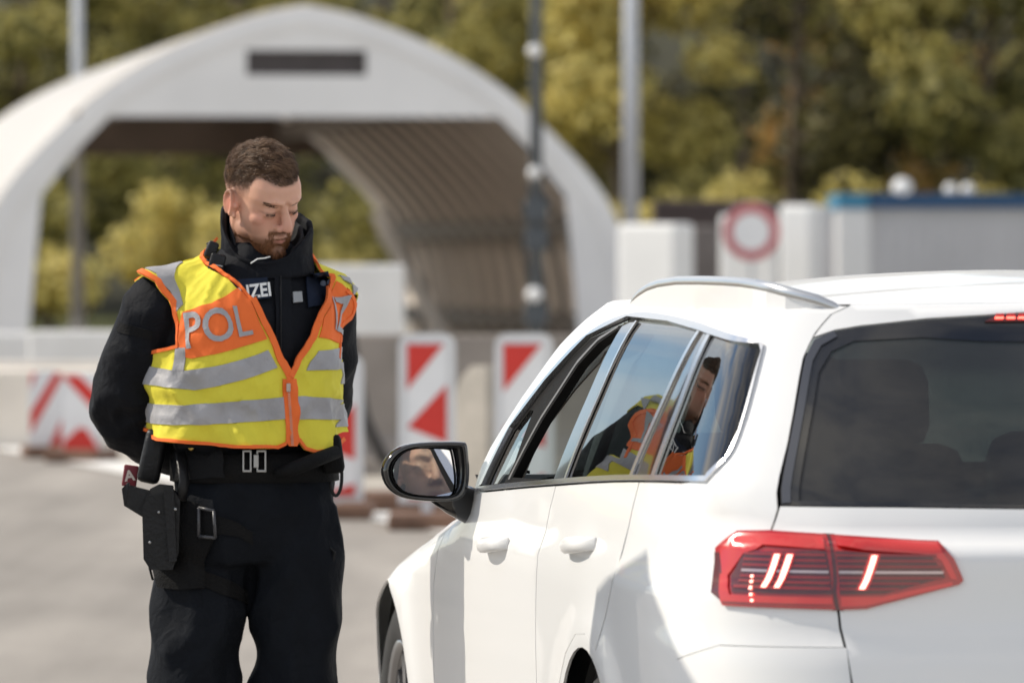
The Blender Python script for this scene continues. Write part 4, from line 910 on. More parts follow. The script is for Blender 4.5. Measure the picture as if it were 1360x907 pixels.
def head_parts(p):
    """adds head shapes in head space: x = image right when facing viewer, y = forward, z = up"""
    V = Vector
    p.ell((0, -.018, .034), (.0765, .098, .088), nu=40, nv=28)
    secs = [(.075, .062, .070, -.06), (.05, .069, .088, -.07), (.024, .0705, .0935, -.06), (.010, .0685, .0840, -.05), (-.010, .0675, .0785, -.045), (-.030, .066, .0815, -.04), (-.055, .0615, .085, -.03), (-.075, .0555, .086, -.018), (-.095, .047, .083, -.002), (-.110, .036, .078, .02), (-.119, .022, .066, .03)]
    rs = []
    for z, hw, fr, bk in secs:
        cy = (fr+bk)/2; ry = (fr-bk)/2; ring = []
        for k in range(44):
            a = 2*math.pi*k/44; c, s = math.cos(a), math.sin(a); e = .82 if s > 0 else .9
            ring.append(V((hw*math.copysign(abs(c)**e, c), cy+ry*math.copysign(abs(s)**e, s), z)))
        rs.append(ring)
    p.rings(rs)
    # nose
    rs = []
    for y, z, w, h in ((.080, .022, .010, .010), (.090, .010, .0085, .012), (.101, -.008, .009, .015), (.111, -.023, .0105, .017), (.116, -.035, .012, .015), (.105, -.045, .010, .008)):
        rs.append([V((w*math.cos(t), y-.012+(h*math.sin(t)+.004 if True else 0), z)) for t in [2*math.pi*k/16 for k in range(16)]])
    p.rings(rs)
    p.ell((0, .110, -.036), (.0115, .012, .0095))
    for s in (-1, 1):
        p.ell((s*.0130, .095, -.0405), (.0080, .0120, .0085))
        p.tube([(s*.008, .0925, .019), (s*.030, .090, .026), (s*.052, .072, .022)], [.0065, .007, .004], 10)          # brow ridge
        p.ell((s*.032, .0690, -.001), (.0150, .0145, .0120)); p.tube([(s*.018, .0795, -.0025), (s*.032, .0840, -.0055), (s*.046, .0755, -.004)], .0026, 6)      # lids
        p.tube([(s*.019, .081, -.010), (s*.034, .083, -.0155), (s*.048, .072, -.011)], .003, 8)
        p.ell((s*.044, .046, -.026), (.021, .026, .020)); p.ell((s*.052, .008, -.072), (.013, .03, .022))
        # ear: plate and helix
        rot = Matrix.Rotation(s*R(22), 3, 'Z')
        p.ell((s*.077, -.012, -.012), (.0065, .018, .028), rot); hel = []
        for k in range(15):
            a = R(-70+k*23); hel.append(V((s*(.081+.006*math.sin(R(k*12))), -.014-.019*math.cos(a)*(1 if math.cos(a) > 0 else .6), -.010+.031*math.sin(a))))
        p.tube(hel, .0048, 8); p.ell((s*.079, .004, -.036), (.005, .007, .009)); p.ell((s*.078, .006, -.012), (.005, .005, .008))
    p.tube([(-.023, .0815, -.0695), (-.010, .0895, -.0655), (0, .0905, -.0665), (.010, .0895, -.0655), (.023, .0815, -.0695)], [.002, .0050, .0050, .0050, .002], 10)
    p.tube([(-.021, .0815, -.0735), (0, .0895, -.0775), (.021, .0815, -.0735)], [.002, .0062, .002], 10)
    p.ell((0, .080, -.104), (.020, .013, .014))
def strands(name, bvh, Mh, C, n, region, length, comb, colf, rng, parent, wid=.0006, seg=3, lift=.5, aim=None):
    v = []; f = []; cc = []; made = 0; tries = 0
    Mi = Mh.transposed()
    while made < n and tries < n*30:
        tries += 1
        d = Vector((rng.gauss(0, 1), rng.gauss(0, 1), rng.gauss(0, 1))).normalized()
        if aim: a = aim(rng); d = (Mh @ Vector((a[0], -a[1], a[2]))).normalized()
        h = bvh.ray_cast(C+d*.25, -d, .3)
        if h[0] is None: continue
        q = Mi @ (h[0]-C); q = Vector((q.x, -q.y, q.z)); pr = region(q)
        if rng.random() > pr: continue
        nn = h[1]; 
        if nn.dot(d) < 0: nn = -nn
        L = length(q)*rng.uniform(.7, 1.15); cd = comb(q, rng); cd = (Mh @ Vector((cd.x, -cd.y, cd.z))); cd = (cd-nn*cd.dot(nn))
        if cd.length > 0: cd.normalize()
        p = h[0]-nn*.001; col_ = colf(q, rng); t = (nn*lift+cd).normalized(); b0 = len(v); sd = t.cross(nn)
        sd = sd.normalized() if sd.length > .01 else Vector((1, 0, 0))
        for k in range(seg+1):
            w = wid*(1-k/(seg+.4)); o = t.cross(sd).normalized()
            v += [p+sd*w, p-sd*w*.5+o*w, p-sd*w*.5-o*w]; cc += [col_]*3
            t = (t+cd*.35*(k+1)/seg-nn*.12*k+Vector((rng.gauss(0, .08), rng.gauss(0, .08), rng.gauss(0, .08)))).normalized(); p = p+t*L/seg
        for k in range(seg):
            for j in range(3): f.append((b0+k*3+j, b0+k*3+(j+1) % 3, b0+k*3+3+(j+1) % 3, b0+k*3+3+j))
        made += 1
    me = bpy.data.meshes.new(name); me.from_pydata([tuple(q) for q in v], [], f); me.update(); set_col(me, cc)
    return link(name, me, M_hair, parent, True)
def hairline(q):    # signed height above the hair edge in head space
    y = q.y; base = .060 if y > .06 else lerp(.030, .060, sstep(-.06, .06, y)) if y > -.06 else .025
    base += .012*math.exp(-((abs(q.x)-.052)/.016)**2)*(1 if y > .03 else 0)
    return q.z-base
SKIN = (.62, .345, .240)
def paint_head(me, Mh, C, beard=True, zmin=-.2):
    cols = []; Mi = Mh.transposed()
    for vt in me.vertices:
        q = Mi @ (vt.co-C); q = Vector((q.x, -q.y, q.z)); c = SKIN
        if q.z > -.35 and q.length < .3:
            n = noise.noise(q*60)*.5+noise.noise(q*22)*.5
            c = mixc(c, (.56, .26, .20), max(0, n)*.5)
            for s in (-1, 1):
                c = mixc(c, (.60, .24, .18), .5*math.exp(-((q.x-s*.045)**2+(q.y-.06)**2+(q.z+.025)**2)/.0006))
                c = mixc(c, (.62, .20, .14), .65*math.exp(-((q.x-s*.082)**2*2+(q.y+.016)**2+(q.z+.01)**2)/.0007))
                e = math.exp(-((q.x-s*.032)/.016)**2-((q.z+.0065-7*(abs(q.x)-.032)**2)/.0030)**2)*(1 if q.y > .06 else 0); c = mixc(c, (.06, .03, .022), min(1, e*.8))
            c = mixc(c, (.58, .22, .17), .45*math.exp(-(q.x**2+(q.y-.108)**2+(q.z+.038)**2)/.0003))
            lip = math.exp(-((q.z+.0735)/.0055)**2-(q.x/.019)**2)*(1 if q.y > .074 else 0); c = mixc(c, (.47, .19, .16), min(1, lip))
            hl = hairline(q)
            side = sstep(-.075, .02, q.z-.0-(.02 if q.y > .035 else 0)); 
            if q.y < .045 or hl > -.004:
                k = sstep(-.055, .006, hl) if q.y < .035 else sstep(-.006, .006, hl)
                c = mixc(c, (.10, .062, .042), .80*k)
            if beard and q.y > -.03:
                bm = 0
                jaw = sstep(-.055, -.078, q.z)*sstep(-.02, .02, q.y); cheek = sstep(.03, .062, abs(q.x))*sstep(-.02, -.06, q.z)*.6
                mus = math.exp(-((q.z+.056)/.006)**2)*(1 if abs(q.x) < .032 and q.y > .07 else 0)
                bm = max(jaw, cheek, mus)*(1-min(1, lip*1.1)); c = mixc(c, (.15, .066, .034), .85*min(1, bm))
        cols.append(c)
    set_col(me, cols)
def limb(p, pts, rad, n=16, flat=1.0): p.tube(chain(pts), [r for r in chain1(rad)], n, True, flat)
def chain(pts):
    P = [tuple(q) for q in pts]; o = []
    for i in range(len(P)-1):
        a = Vector(P[max(0, i-1)]); b = Vector(P[i]); c = Vector(P[i+1]); d = Vector(P[min(len(P)-1, i+2)])
        for k in range(5):
            t = k/5; o.append(.5*((2*b)+(c-a)*t+(2*a-5*b+4*c-d)*t*t+(3*b-a-3*c+d)*t**3))
    o.append(Vector(P[-1])); return o
def chain1(r):
    o = []
    for i in range(len(r)-1): o += [lerp(r[i], r[i+1], sstep(0, 1, k/5)) for k in range(5)]
    return o+[r[-1]]
def hand(p, W, D, U, side):
    """W wrist, D finger direction, U palm normal, side +1/-1 thumb side"""
    W = Vector(W); D = Vector(D).normalized(); U = Vector(U).normalized(); S = D.cross(U).normalized()*side
    rs = []
    for k, (a, w, h) in enumerate(((-.01, .026, .020), (.03, .036, .017), (.07, .042, .015), (.095, .040, .012))):
        rs.append([W+D*a+S*(w*math.cos(t))+U*(h*math.sin(t)) for t in [2*math.pi*j/14 for j in range(14)]])
    p.rings(rs)
    for i, (o, L) in enumerate(((.031, .072), (.011, .080), (-.010, .074), (-.030, .058))):
        b = W+D*.088+S*o; p.tube([b, b+D*L*.4+U*.004, b+D*L*.7+U*.020, b+D*L*.85+U*.040], [.0095, .009, .0082, .0065], 8)
    b = W+D*.025+S*.034; p.tube([b, b+D*.022+S*.022+U*.008, b+D*.048+S*.030+U*.020], [.012, .0105, .008], 8)

# ---------------- officer
OF = Vector((-.60, 15.0, 0)); off = empty('person', OF); tag(off, 'standing officer in dark uniform and yellow and orange high visibility vest beside the car', 'person')
def PX(px, py, y=0.0):     # place on a plane through the officer (metres, officer space)
    k = (15.0+y)/8570; return Vector(((px-680)*k+.60, y, 1.5+(345-py)*k))
Mh = Matrix.Rotation(R(-8), 3, 'Y') @ Matrix.Rotation(R(36), 3, 'Z') @ Matrix.Rotation(R(27), 3, 'X'); HC = Vector((.023, -.03, 1.645))
TY = R(20)
def trings(rows, grow=0, n=40, ex=.86):
    rs = []
    for z, cx, cy, rx, ry in rows:
        ring = []
        for k in range(n):
            a = 2*math.pi*k/n; c, s = math.cos(a), math.sin(a); x = (rx+grow)*math.copysign(abs(c)**ex, c); y = (ry+grow)*math.copysign(abs(s)**ex, s)
            ring.append(Vector((cx+x*math.cos(TY)-y*math.sin(TY), cy+x*math.sin(TY)+y*math.cos(TY), z)))
        rs.append(ring)
    return rs
TOR = [(.95, .0, .0, .165, .12), (1.02, .0, 0, .172, .125), (1.10, -.02, 0, .185, .14), (1.20, -.022, 0, .195, .145), (1.30, -.02, .005, .202, .148), (1.38, -.018, .01, .200, .140), (1.44, -.012, .02, .158, .120), (1.49, .0, .03, .108, .098), (1.54, .015, .03, .075, .078)]
SHL, SHR = (-.222, -.055, 1.394), (.165, .07, 1.394)
ARML = [SHL, (-.268, -.02, 1.27), (-.297, .055, 1.135), (-.19, .155, 1.055), (-.07, .20, 1.03)]; ARMR = [SHR, (.172, .13, 1.28), (.150, .20, 1.15), (.09, .215, 1.07), (.02, .215, 1.02)]
RL, RRr = [.080, .081, .076, .062, .048], [.068, .066, .062, .054, .046]
LEGL = [(-.09, .01, .92), (-.130, -.01, .68), (-.137, -.02, .48), (-.14, .02, .25), (-.145, .03, .10)]; LEGR = [(.085, .01, .92), (.100, .0, .68), (.094, .0, .48), (.10, .03, .25), (.105, .04, .10)]
RLEG = [.112, .1085, .102, .092, .084]
# body (skin): head, neck, torso, limbs and hands grown into one surface
p = MB(); h = MB(); head_parts(h)
p.add([Mh @ Vector((q.x, -q.y, q.z))+HC for q in h.v], h.f)
nk = Mh @ Vector((0, .022, -.07))+HC
p.tube(chain([(.012, .035, 1.44), (.016, .03, 1.52), tuple(nk), tuple(Mh @ Vector((0, .012, -.02))+HC)]), chain1([.075, .062, .058, .055]), 24)
p.rings(trings(TOR, -.03))
p.tube(chain(ARML), chain1([r*.6 for r in RL]), 12); p.tube(chain(ARMR), chain1([r*.6 for r in RRr]), 12)
p.tube(chain(LEGL), chain1([r*.72 for r in RLEG]), 12); p.tube(chain(LEGR), chain1([r*.72 for r in RLEG]), 12)
hand(p, (-.055, .205, 1.025), (.9, .05, -.35), (0, -.3, -1), 1); hand(p, (.03, .225, 1.015), (-.85, .1, -.5), (0, -.4, -1), -1)
body = p.build('body', M_skin, off, True); remesh(body, .0034, 3, .5)
if not body.data.materials: body.data.materials.append(M_skin)
paint_head(body.data, Mh, HC)
bmh = bmesh.new(); bmh.from_mesh(body.data); BV = BVHTree.FromBMesh(bmh); bmh.free()
rng = random.Random(5)
BR = [(.045, .022, .012), (.095, .050, .028), (.15, .085, .048), (.25, .150, .088)]
hairc = lambda q, r: mixc(BR[0], BR[3], min(1, max(0, r.gauss(.12+.55*cell(q)[1], .16))))
def cell(q, k=85):
    c = (int(math.floor(q.x*k+.35*noise.noise(q*90))), int(math.floor(q.y*k*.7)), int(math.floor(q.z*k))); rc = random.Random(c[0]*7919+c[1]*104729+c[2]*1299709); return Vector((rc.uniform(-1, 1), rc.uniform(-1, 1), rc.uniform(-.6, 1))), rc.random()
top_comb = lambda q, r: cell(q)[0]*.34+ Vector((.45+.7*noise.noise(q*60), .9+.6*noise.noise(q*60+Vector((5, 1, 2))), .35+.6*noise.noise(q*60+Vector((9, 4, 2)))))
strands('hair', BV, Mh, HC, 8500, lambda q: 1.0 if hairline(q) > .016 else (.8 if hairline(q) > .002 else 0), lambda q: (.009+.026*sstep(.004, .040, hairline(q))*(.75+.4*noise.noise(q*45)))*(.65 if q.y < -.06 else 1)*(.85+.4*cell(q)[1]), top_comb, hairc, rng, off, .0010, 4, .85)
strands('hair_sides', BV, Mh, HC, 3800, lambda q: (sstep(-.045, .012, hairline(q)) if q.y < .038 and hairline(q) < .02 and q.z > -.07 else 0), lambda q: .003+.006*sstep(-.02, .02, hairline(q)), lambda q, r: Vector((0, .3, -1)), hairc, rng, off, .0005, 2, .8)
BE = [(.10, .038, .016), (.22, .085, .034), (.34, .15, .065)]
def beard_r(q):
    if q.y < -.02 or q.z > -.045: 
        return 0
    lip = math.exp(-((q.z+.0735)/.0050)**2-(q.x/.019)**2)
    if lip > .5: return 0
    if q.z > -.067: return 1.0 if abs(q.x) < .030 and q.y > .072 and q.z < -.049 else 0
    if q.z > -.080: return .9 if abs(q.x) < .036 and abs(q.x) > .017 else 0
    return 1.0 if q.y > .02 else .35
strands('beard', BV, Mh, HC, 4200, beard_r, lambda q: .006+.009*sstep(-.075, -.105, q.z), lambda q, r: Vector((q.x*8, .15, -1)), lambda q, r: mixc(BE[0], BE[2], min(1, max(0, r.gauss(.4, .25)))), rng, off, .0009, 3, .55)
strands('eyebrows', BV, Mh, HC, 700, lambda q: (1 if q.y > .06 and .013 < abs(q.x) < .052 and abs(q.z-(.0115+.16*(abs(q.x)-.013))) < .0055-.04*max(0, abs(q.x)-.035) else 0), lambda q: .008, lambda q, r: Vector((math.copysign(1, q.x), 0, .15)), lambda q, r: mixc(BR[0], BR[3], r.random()*.6), rng, off, .0006, 2, .22, lambda r: (r.choice((-1, 1))*r.uniform(.010, .056), .088, r.uniform(.004, .028)))
strands('eyelashes', BV, Mh, HC, 90, lambda q: (1 if q.y > .066 and .019 < abs(q.x) < .046 and abs(q.z+.0075-7*(abs(q.x)-.032)**2) < .0022 else 0), lambda q: .006, lambda q, r: Vector((0, .5, -1)), lambda q, r: (.02, .013, .01), rng, off, .0006, 2, .8, lambda r: (r.choice((-1, 1))*r.uniform(.017, .047), .083, r.uniform(-.012, 0)))
# jacket
def wrinkle(o, amp, f1, seed, fn=None):
    me = o.data; nn = [vt.normal.copy() for vt in me.vertices]
    for vt, n in zip(me.vertices, nn):
        c = vt.co; s = Vector((seed, 0, 0)); a = 1-abs(noise.noise(c*f1+s))*2; b = 1-abs(noise.noise(Vector((c.x*f1*2.1, c.y*f1*2.1, c.z*f1*1.3))+s))*2
        k = fn(c) if fn else 1.0
        vt.co = c+n*(amp*k*(a*.7+b*.4-.5))
    me.update()
p = MB(); p.rings(trings(TOR)); p.tube(chain(ARML), chain1(RL), 24); p.tube(chain(ARMR), chain1(RRr), 24); p.ell(SHL, (.074, .074, .070)); p.ell(SHR, (.068, .068, .066))
jacket = p.build('jacket', M_jack, off, True); remesh(jacket, .007, 8, .5)
if not jacket.data.materials: jacket.data.materials.append(M_jack)
wrinkle(jacket, .017, 8, 3, lambda c: .5+.9*math.exp(-((c.z-1.14)/.09)**2)*(1 if c.x < -.2 else .4))
# standing collar, open at the throat, with a grey lining
COLT = pchip([-180, -150, -120, -90, -55, 0, 45, 90, 125, 155, 180], [-.128, -.118, -.070, -.008, .013, .012, -.012, -.045, -.075, -.115, -.128])
def collar(name, grow, zt, m, th=.010, zb=1.475):
    C = Vector((.030, .012)); n = 56; A = []; 
    for k in range(n+1):
        a = R(-180+360*k/n)      # 0 = back
        dx = math.sin(a); dy = math.cos(a)
        top = zt+COLT(math.degrees(a))
        rx, ry = .107+grow, .096+grow
        rows = []
        for t, fl in ((0, 1.05), (.3, 1.0), (.6, .98), (.85, 1.0), (1.0, 1.03)):
            rows.append(Vector((C.x+dx*rx*fl, C.y+dy*ry*fl, lerp(zb-.01*(1-dy), top, t))))
        A.append((rows, Vector((dx, dy, 0))))
    v = []; f = []; m_ = 10
    for rows, o in A: v += rows+[q-o*th+Vector((0, 0, -.002 if i == 4 else 0)) for i, q in list(enumerate(rows))[::-1]]
    for k in range(n):
        for j in range(m_): f.append((k*m_+j, k*m_+(j+1) % m_, (k+1)*m_+(j+1) % m_, (k+1)*m_+j))
    o = mesh(name, v, f, m, off); q = MB(); q.v = [vt.co.copy() for vt in o.data.vertices]
    bm = bmesh.new(); bm.from_mesh(o.data); bmesh.ops.recalc_face_normals(bm, faces=bm.faces); bm.to_mesh(o.data); bm.free()
    s = o.modifiers.new('s', 'SUBSURF'); s.levels = 1; s.render_levels = 1; apply_mods(o); auto_smooth(o, 60); wrinkle(o, .004, 16, 8); return o
collar('collar', 0, 1.622, M_jack, .012); collar('inner_collar', -.022, 1.608, M_grey, .009)
# trousers
p = MB(); p.rings(trings([(1.06, .0, .0, .178, .13), (1.0, .0, 0, .182, .132), (.92, -.004, 0, .190, .138), (.85, -.012, 0, .188, .135), (.80, -.016, 0, .165, .115)]))
p.tube(chain(LEGL), chain1(RLEG), 24); p.tube(chain(LEGR), chain1([r*.98 for r in RLEG]), 24)
tro = p.build('trousers', M_trou, off, True); remesh(tro, .008, 6, .5)
if not tro.data.materials: tro.data.materials.append(M_trou)
wrinkle(tro, .022, 6, 11)
for X, Y in ((-.145, .03), (.105, .04)):
    q = MB(); q.tube([(X, Y+.01, .30), (X, Y+.01, .12), (X, Y, .06)], [.06, .062, .06], 16); rs = []
    for y, w, hh in ((.09, .030, .05), (.06, .040, .07), (0, .046, .085), (-.08, .050, .07), (-.15, .046, .05), (-.19, .025, .03)):
        rs.append([Vector((X+w*math.cos(t), Y+y-.02, max(0, hh*.5+hh*.55*math.sin(t)))) for t in [2*math.pi*k/16 for k in range(16)]])
    q.rings(rs); o = q.build('boot', M_boot, off, True); MB().box((X, Y-.06, .012), (.10, .29, .024), bev=.01).build('sole', M_gearm, o)
# ---------------- high visibility vest, draped over a smoothed torso form
q = MB(); q.rings(trings([(1.02, -.01, 0, .185, .135)]+TOR[2:], .012)); q.ell((SHL[0]+.008, SHL[1], SHL[2]+.000), (.080, .084, .076)); q.ell((SHR[0]-.006, SHR[1], SHR[2]+.002), (.073, .078, .072)); q.tube([SHL, (0, .03, 1.448), SHR], [.066, .080, .062], 20)
form = q.build('form', M_jack, None, True); remesh(form, .009, 9, .5); bmh = bmesh.new(); bmh.from_mesh(form.data); FV = BVHTree.FromBMesh(bmh); bmh.free()
me_ = form.data; bpy.data.objects.remove(form); bpy.data.meshes.remove(me_)
VC = Vector((-.016, .006, 1.30)); CAML = Vector((.60, -15.0, 1.5))
def vray(u, t):
    el = max(0, (t-1.30)/.2); o = Vector((VC.x, VC.y, min(t, 1.30))); d = Vector((math.cos(el)*math.sin(u), -math.cos(el)*math.cos(u), math.sin(el))); h_ = FV.ray_cast(o, d, 1.0)
    return (h_[0], d) if h_[0] is not None else (o+d*.2, d)
def fold(u, t, p_):
    a = .009*(1-abs(noise.noise(Vector((u*1.6, t*11+u*1.4, 4.2))))*2.4)*sstep(1.36, 1.16, t)
    a += .008*noise.noise(Vector((u*2.2, t*5, 9)))+.006*(.5-abs(noise.noise(Vector((u*4.5+t*6, t*14-u*3, 2)))))
    a += .009*max(0, math.sin(u*3.0+t*30+1.5*noise.noise(Vector((u*2, t*6, 1)))))**3*sstep(1.36, 1.20, t)*sstep(.5, -.2, u)+.005*max(0, math.sin(u*5.5-t*24))**4*sstep(1.30, 1.18, t)
    a += .014*sstep(1.16, 1.08, t)*(.6+.5*math.sin(u*7+1))
    return a
def vest(u, t):
    p_, d = vray(u, t); return p_+d*(.015+1.45*fold(u, t, p_))
def UT(px, py):
    tgt = PX(px, py); d = (tgt-CAML).normalized(); h_ = FV.ray_cast(CAML, d, 40); p_ = h_[0] if h_[0] is not None else FV.find_nearest(tgt)[0]
    d = p_-VC; u = math.atan2(p_.x-VC.x, -(p_.y-VC.y))
    return (u, p_.z) if p_.z <= 1.30 else (u, 1.30+.2*math.atan2(d.z, math.hypot(d.x, d.y)))
vst = empty('vest', (0, 0, 0), 0, off)
def vp(name, polys, m, offs, parent=vst, step=.011, th=.003):
    return patch(name, polys, vest, step, m, parent, off=offs, thick=th, outward=lambda p_: p_-VC+Vector((0, 0, .0)), su=.2)
T = lambda L: [UT(*q) for q in L]
vl = T([(376, 505), (365, 480), (355, 451), (332, 405), (305, 378), (273, 356), (266, 328), (268, 308)]); hemL = T([(371, 590), (361, 595), (315, 594), (265, 589), (232, 585), (212, 572)])
armL = T([(243, 458), (239, 432), (230, 402), (214, 380), (197, 362), (184, 357)])
bl_ = [(-2.15, 1.098), (-2.15, 1.265), (-1.75, 1.268), (-1.45, 1.275)]
tipL = UT(175, 363); seamL = T([(262, 308), (242, 319), (220, 331), (200, 343), (186, 352)]); seamR = T([(428, 322), (444, 336), (456, 352), (464, 368)]); tipR = UT(468, 384)
# the shoulder seam runs back to the neck
L_poly = [*vl]+seamL+[tipL]+armL[::-1]+bl_[::-1][:]+[(-1.75, 1.10)]+hemL[::-1]
vp('front_panel', [L_poly], M_yel, 0)
vr = T([(381, 503), (394, 480), (411, 450), (418, 425), (431, 392), (441, 365), (434, 339), (421, 318)]); hemR = T([(384, 585), (391, 597), (403, 602), (431, 594), (443, 585)])
armR = T([(458, 440), (462, 421), (464, 400), (462, 380)])
br_ = [(1.35, 1.265), (1.75, 1.268), (2.15, 1.265), (2.15, 1.098)]
R_poly = [*vr]+seamR+[tipR]+armR[::-1]+br_+[(1.6, 1.10), (1.25, 1.088)]+hemR[::-1]
vp('front_panel', [R_poly], M_yel, 0)
pi2 = 2*math.pi
back = [(2.15, 1.098), (2.15, 1.265), (2.05, 1.36), tipR]+seamR[::-1]+[(2.3, 1.525), (3.14, 1.490), (3.9, 1.525)]+[(pi2+a, b) for a, b in seamL+[tipL]]+[(pi2-2.05, 1.36), (pi2-2.15, 1.265), (pi2-2.15, 1.098), (3.14, 1.08)]

vp('back_panel', [back], M_yel, -.001, step=.022)
# reflective bands, orange chest panels
vp('reflective_band', [T([(234, 491), (258, 492), (292, 486), (330, 475), (353, 465), (364, 488), (332, 501), (296, 512), (262, 518), (226, 512)])+[(-1.5, 1.215), (-2.1, 1.21), (-2.1, 1.265), (-1.5, 1.262)]], M_refl, .003)
vp('reflective_band', [T([(371, 527), (312, 533), (255, 538), (205, 535)])+[(-1.5, 1.165), (-2.1, 1.165), (-2.1, 1.115), (-1.5, 1.112)]+T([(200, 561), (245, 564), (305, 562), (371, 556)])], M_refl, .003)
vp('reflective_band', [T([(414, 466), (436, 463), (453, 461)])+[(1.4, 1.262), (2.1, 1.262), (2.1, 1.212), (1.4, 1.212)]+T([(453, 490), (425, 491), (399, 492), (405, 480)])], M_refl, .003)
vp('reflective_band', [T([(386, 526), (420, 528), (450, 532)])+[(1.4, 1.165), (2.1, 1.165), (2.1, 1.112), (1.4, 1.112)]+T([(450, 558), (420, 557), (386, 556)])], M_refl, .003)
vp('reflective_band', [T([(206, 352), (230, 336), (250, 358), (249, 408), (240, 418), (232, 392), (218, 372)])], M_refl, .003)
vp('reflective_band', [T([(242, 462), (255, 462), (254, 492), (240, 492)])], M_refl, .0035)
vp('reflective_band', [T([(452, 345), (460, 358), (466, 388), (462, 396), (456, 375), (447, 352)])], M_refl, .003)
opl = vp('orange_panel', [T([(248, 418), (285, 408), (317, 390), (332, 405), (347, 440), (352, 451), (330, 458), (295, 469), (262, 476), (243, 472), (242, 445)])], M_ora, .003)
opr = vp('orange_panel', [T([(438, 380), (452, 388), (461, 396), (461, 425), (457, 455), (440, 456), (414, 449), (420, 425), (432, 393)])], M_ora, .003)
# orange edging
def strip(pts, w, name='edging', side=1, offs=.0045):
    n = len(pts); o = []
    for i in range(n):
        a = pts[max(0, i-1)]; b = pts[min(n-1, i+1)]; dx, dy = (b[0]-a[0])*.2, b[1]-a[1]; l = math.hypot(dx, dy) or 1
        o.append((pts[i][0]-dy/l*w/.2*side, pts[i][1]+dx/l*w*side))
    vp(name, [pts+o[::-1]], M_ora, offs, th=.006)
vl_t = T([(376, 505), (365, 480), (355, 451), (345, 432), (332, 405), (318, 388), (305, 378), (288, 366), (273, 356), (267, 340), (266, 328), (268, 308)]); vr_t = T([(381, 503), (394, 480), (411, 450), (418, 425), (431, 392), (441, 365), (440, 350), (434, 339), (421, 318)])
strip(vl_t[:5], .018, side=-1 if vl_t[1][0] < vl_t[0][0] else 1); strip(vl_t[3:], .008, side=-1)
strip(vr_t[:5], .015, side=1); strip(vr_t[3:], .008, side=1)
strip(hemL, .007, side=-1); strip(hemR, .008, side=1)
strip([(-1.45, 1.275)]+armL+[tipL], .008, side=-1); strip([(1.35, 1.27)]+armR+[tipR], .008, side=1)
vp('zip_tape', [T([(370, 503), (386, 503), (386, 584), (382, 592), (374, 592), (370, 586)])], M_ora, .004)
M_zip = mat('zip_metal', (.45, .38, .34), .4, .7)
q = MB(); a = vest(*UT(377, 512)); b = vest(*UT(378, 590)); dd = Vector((0, -.009, 0))
for k in range(30): t = k/29; q.box(lerp(a, b, t)+dd, (.006, .003, .0017))
q.box(a+Vector((0, -.011, -.004)), (.010, .005, .02), bev=.002); q.build('zip', M_zip, vst)
def wrap_text(s, size, px, py, rot, m, parent, offs=.0042, sq=1.0):
    v, f = text_mesh(s, size, size*.012); u0, t0 = UT(px, py); bm = bmesh.new(); vv = [bm.verts.new(q) for q in v]
    for t in f:
        try: bm.faces.new([vv[i] for i in t])
        except ValueError: pass
    bmesh.ops.triangulate(bm, faces=bm.faces)
    for _ in range(2):
        L = [e for e in bm.edges if e.calc_length() > .012]
        if L: bmesh.ops.subdivide_edges(bm, edges=L, cuts=1); bmesh.ops.triangulate(bm, faces=bm.faces)
    for q in bm.verts:
        x, y = q.co.x*sq, q.co.y; x, y = x*math.cos(rot)-y*math.sin(rot), x*math.sin(rot)+y*math.cos(rot); uu, tt = u0+x/.2, t0+y
        pp = vest(uu, tt); e = 1e-3; n = (vest(uu+e, tt)-vest(uu-e, tt)).cross(vest(uu, tt+e)-vest(uu, tt-e)).normalized()
        if n.dot(pp-VC) < 0: n = -n
        q.co = pp+n*offs
    me = bpy.data.meshes.new('lettering'); bm.to_mesh(me); bm.free(); return link('lettering', me, m, parent)
wrap_text('POL', .108, 294, 437, R(14), M_refl, opl, .0062, .80); wrap_text('IZ', .10, 441, 424, R(-16), M_refl, opr, .0062, .62)
# ---------------- badges on the jacket
bmh = bmesh.new(); bmh.from_mesh(jacket.data); JV = BVHTree.FromBMesh(bmh); bmh.free()
bmh = bmesh.new(); bmh.from_mesh(tro.data); TV = BVHTree.FromBMesh(bmh); bmh.free()
def onto(bv, px, py, off_=.004, dflt=-.13):
    tgt = PX(px, py, -.1); d = (tgt-CAML).normalized(); h_ = bv.ray_cast(CAML, d, 40)
    return h_[0]-d*off_ if h_[0] is not None else PX(px, py, dflt)
def badge(name, poly, m, bv=None, off_=.006, parent=off, step=.012, th=.004):
    bv = bv or JV; pl = [((a-337)/571, 1.5+(345-b)/571) for a, b in poly]
    return patch(name, [pl], lambda u, v: onto(bv, u*571+337, 345+(1.5-v)*571, 0), step, m, parent, off=off_, thick=th, outward=lambda p_: Vector((0, -1, .1)))
npat = badge('name_patch', [(296, 376), (354, 370), (358, 398), (300, 406)], M_navy, off_=.010)
v, f = text_mesh('POLIZEI', .044, .0012); rt = R(7)
q = MB(); q.add([onto(JV, 325+((a.x*.82)*math.cos(rt)-a.y*math.sin(rt))*571, 389-((a.x*.82)*math.sin(rt)+a.y*math.cos(rt))*571, .013) for a in v], f); q.build('lettering', M_lett, npat, fix=False)
badge('rank_tag', [(387, 389), (399, 388), (400, 402), (388, 403)], mat('tag_grey', (.30, .31, .32), .7), off_=.007)
bp2 = badge('chest_pocket', [(404, 366), (436, 360), (440, 402), (408, 410)], M_navy, off_=.008)
for px, py in ((429, 377), (438, 376)):
    a = onto(JV, px, py, .014); MB().ell(a, (.0075, .003, .009)).build('round_badge', mat('badge_blue', (.16, .19, .27), .6) if px == 429 else bpy.data.materials['badge_blue'], bp2, True)
badge('front_flap', [(364, 365), (384, 363), (388, 470), (377, 498), (366, 470)], M_jack, off_=.008)
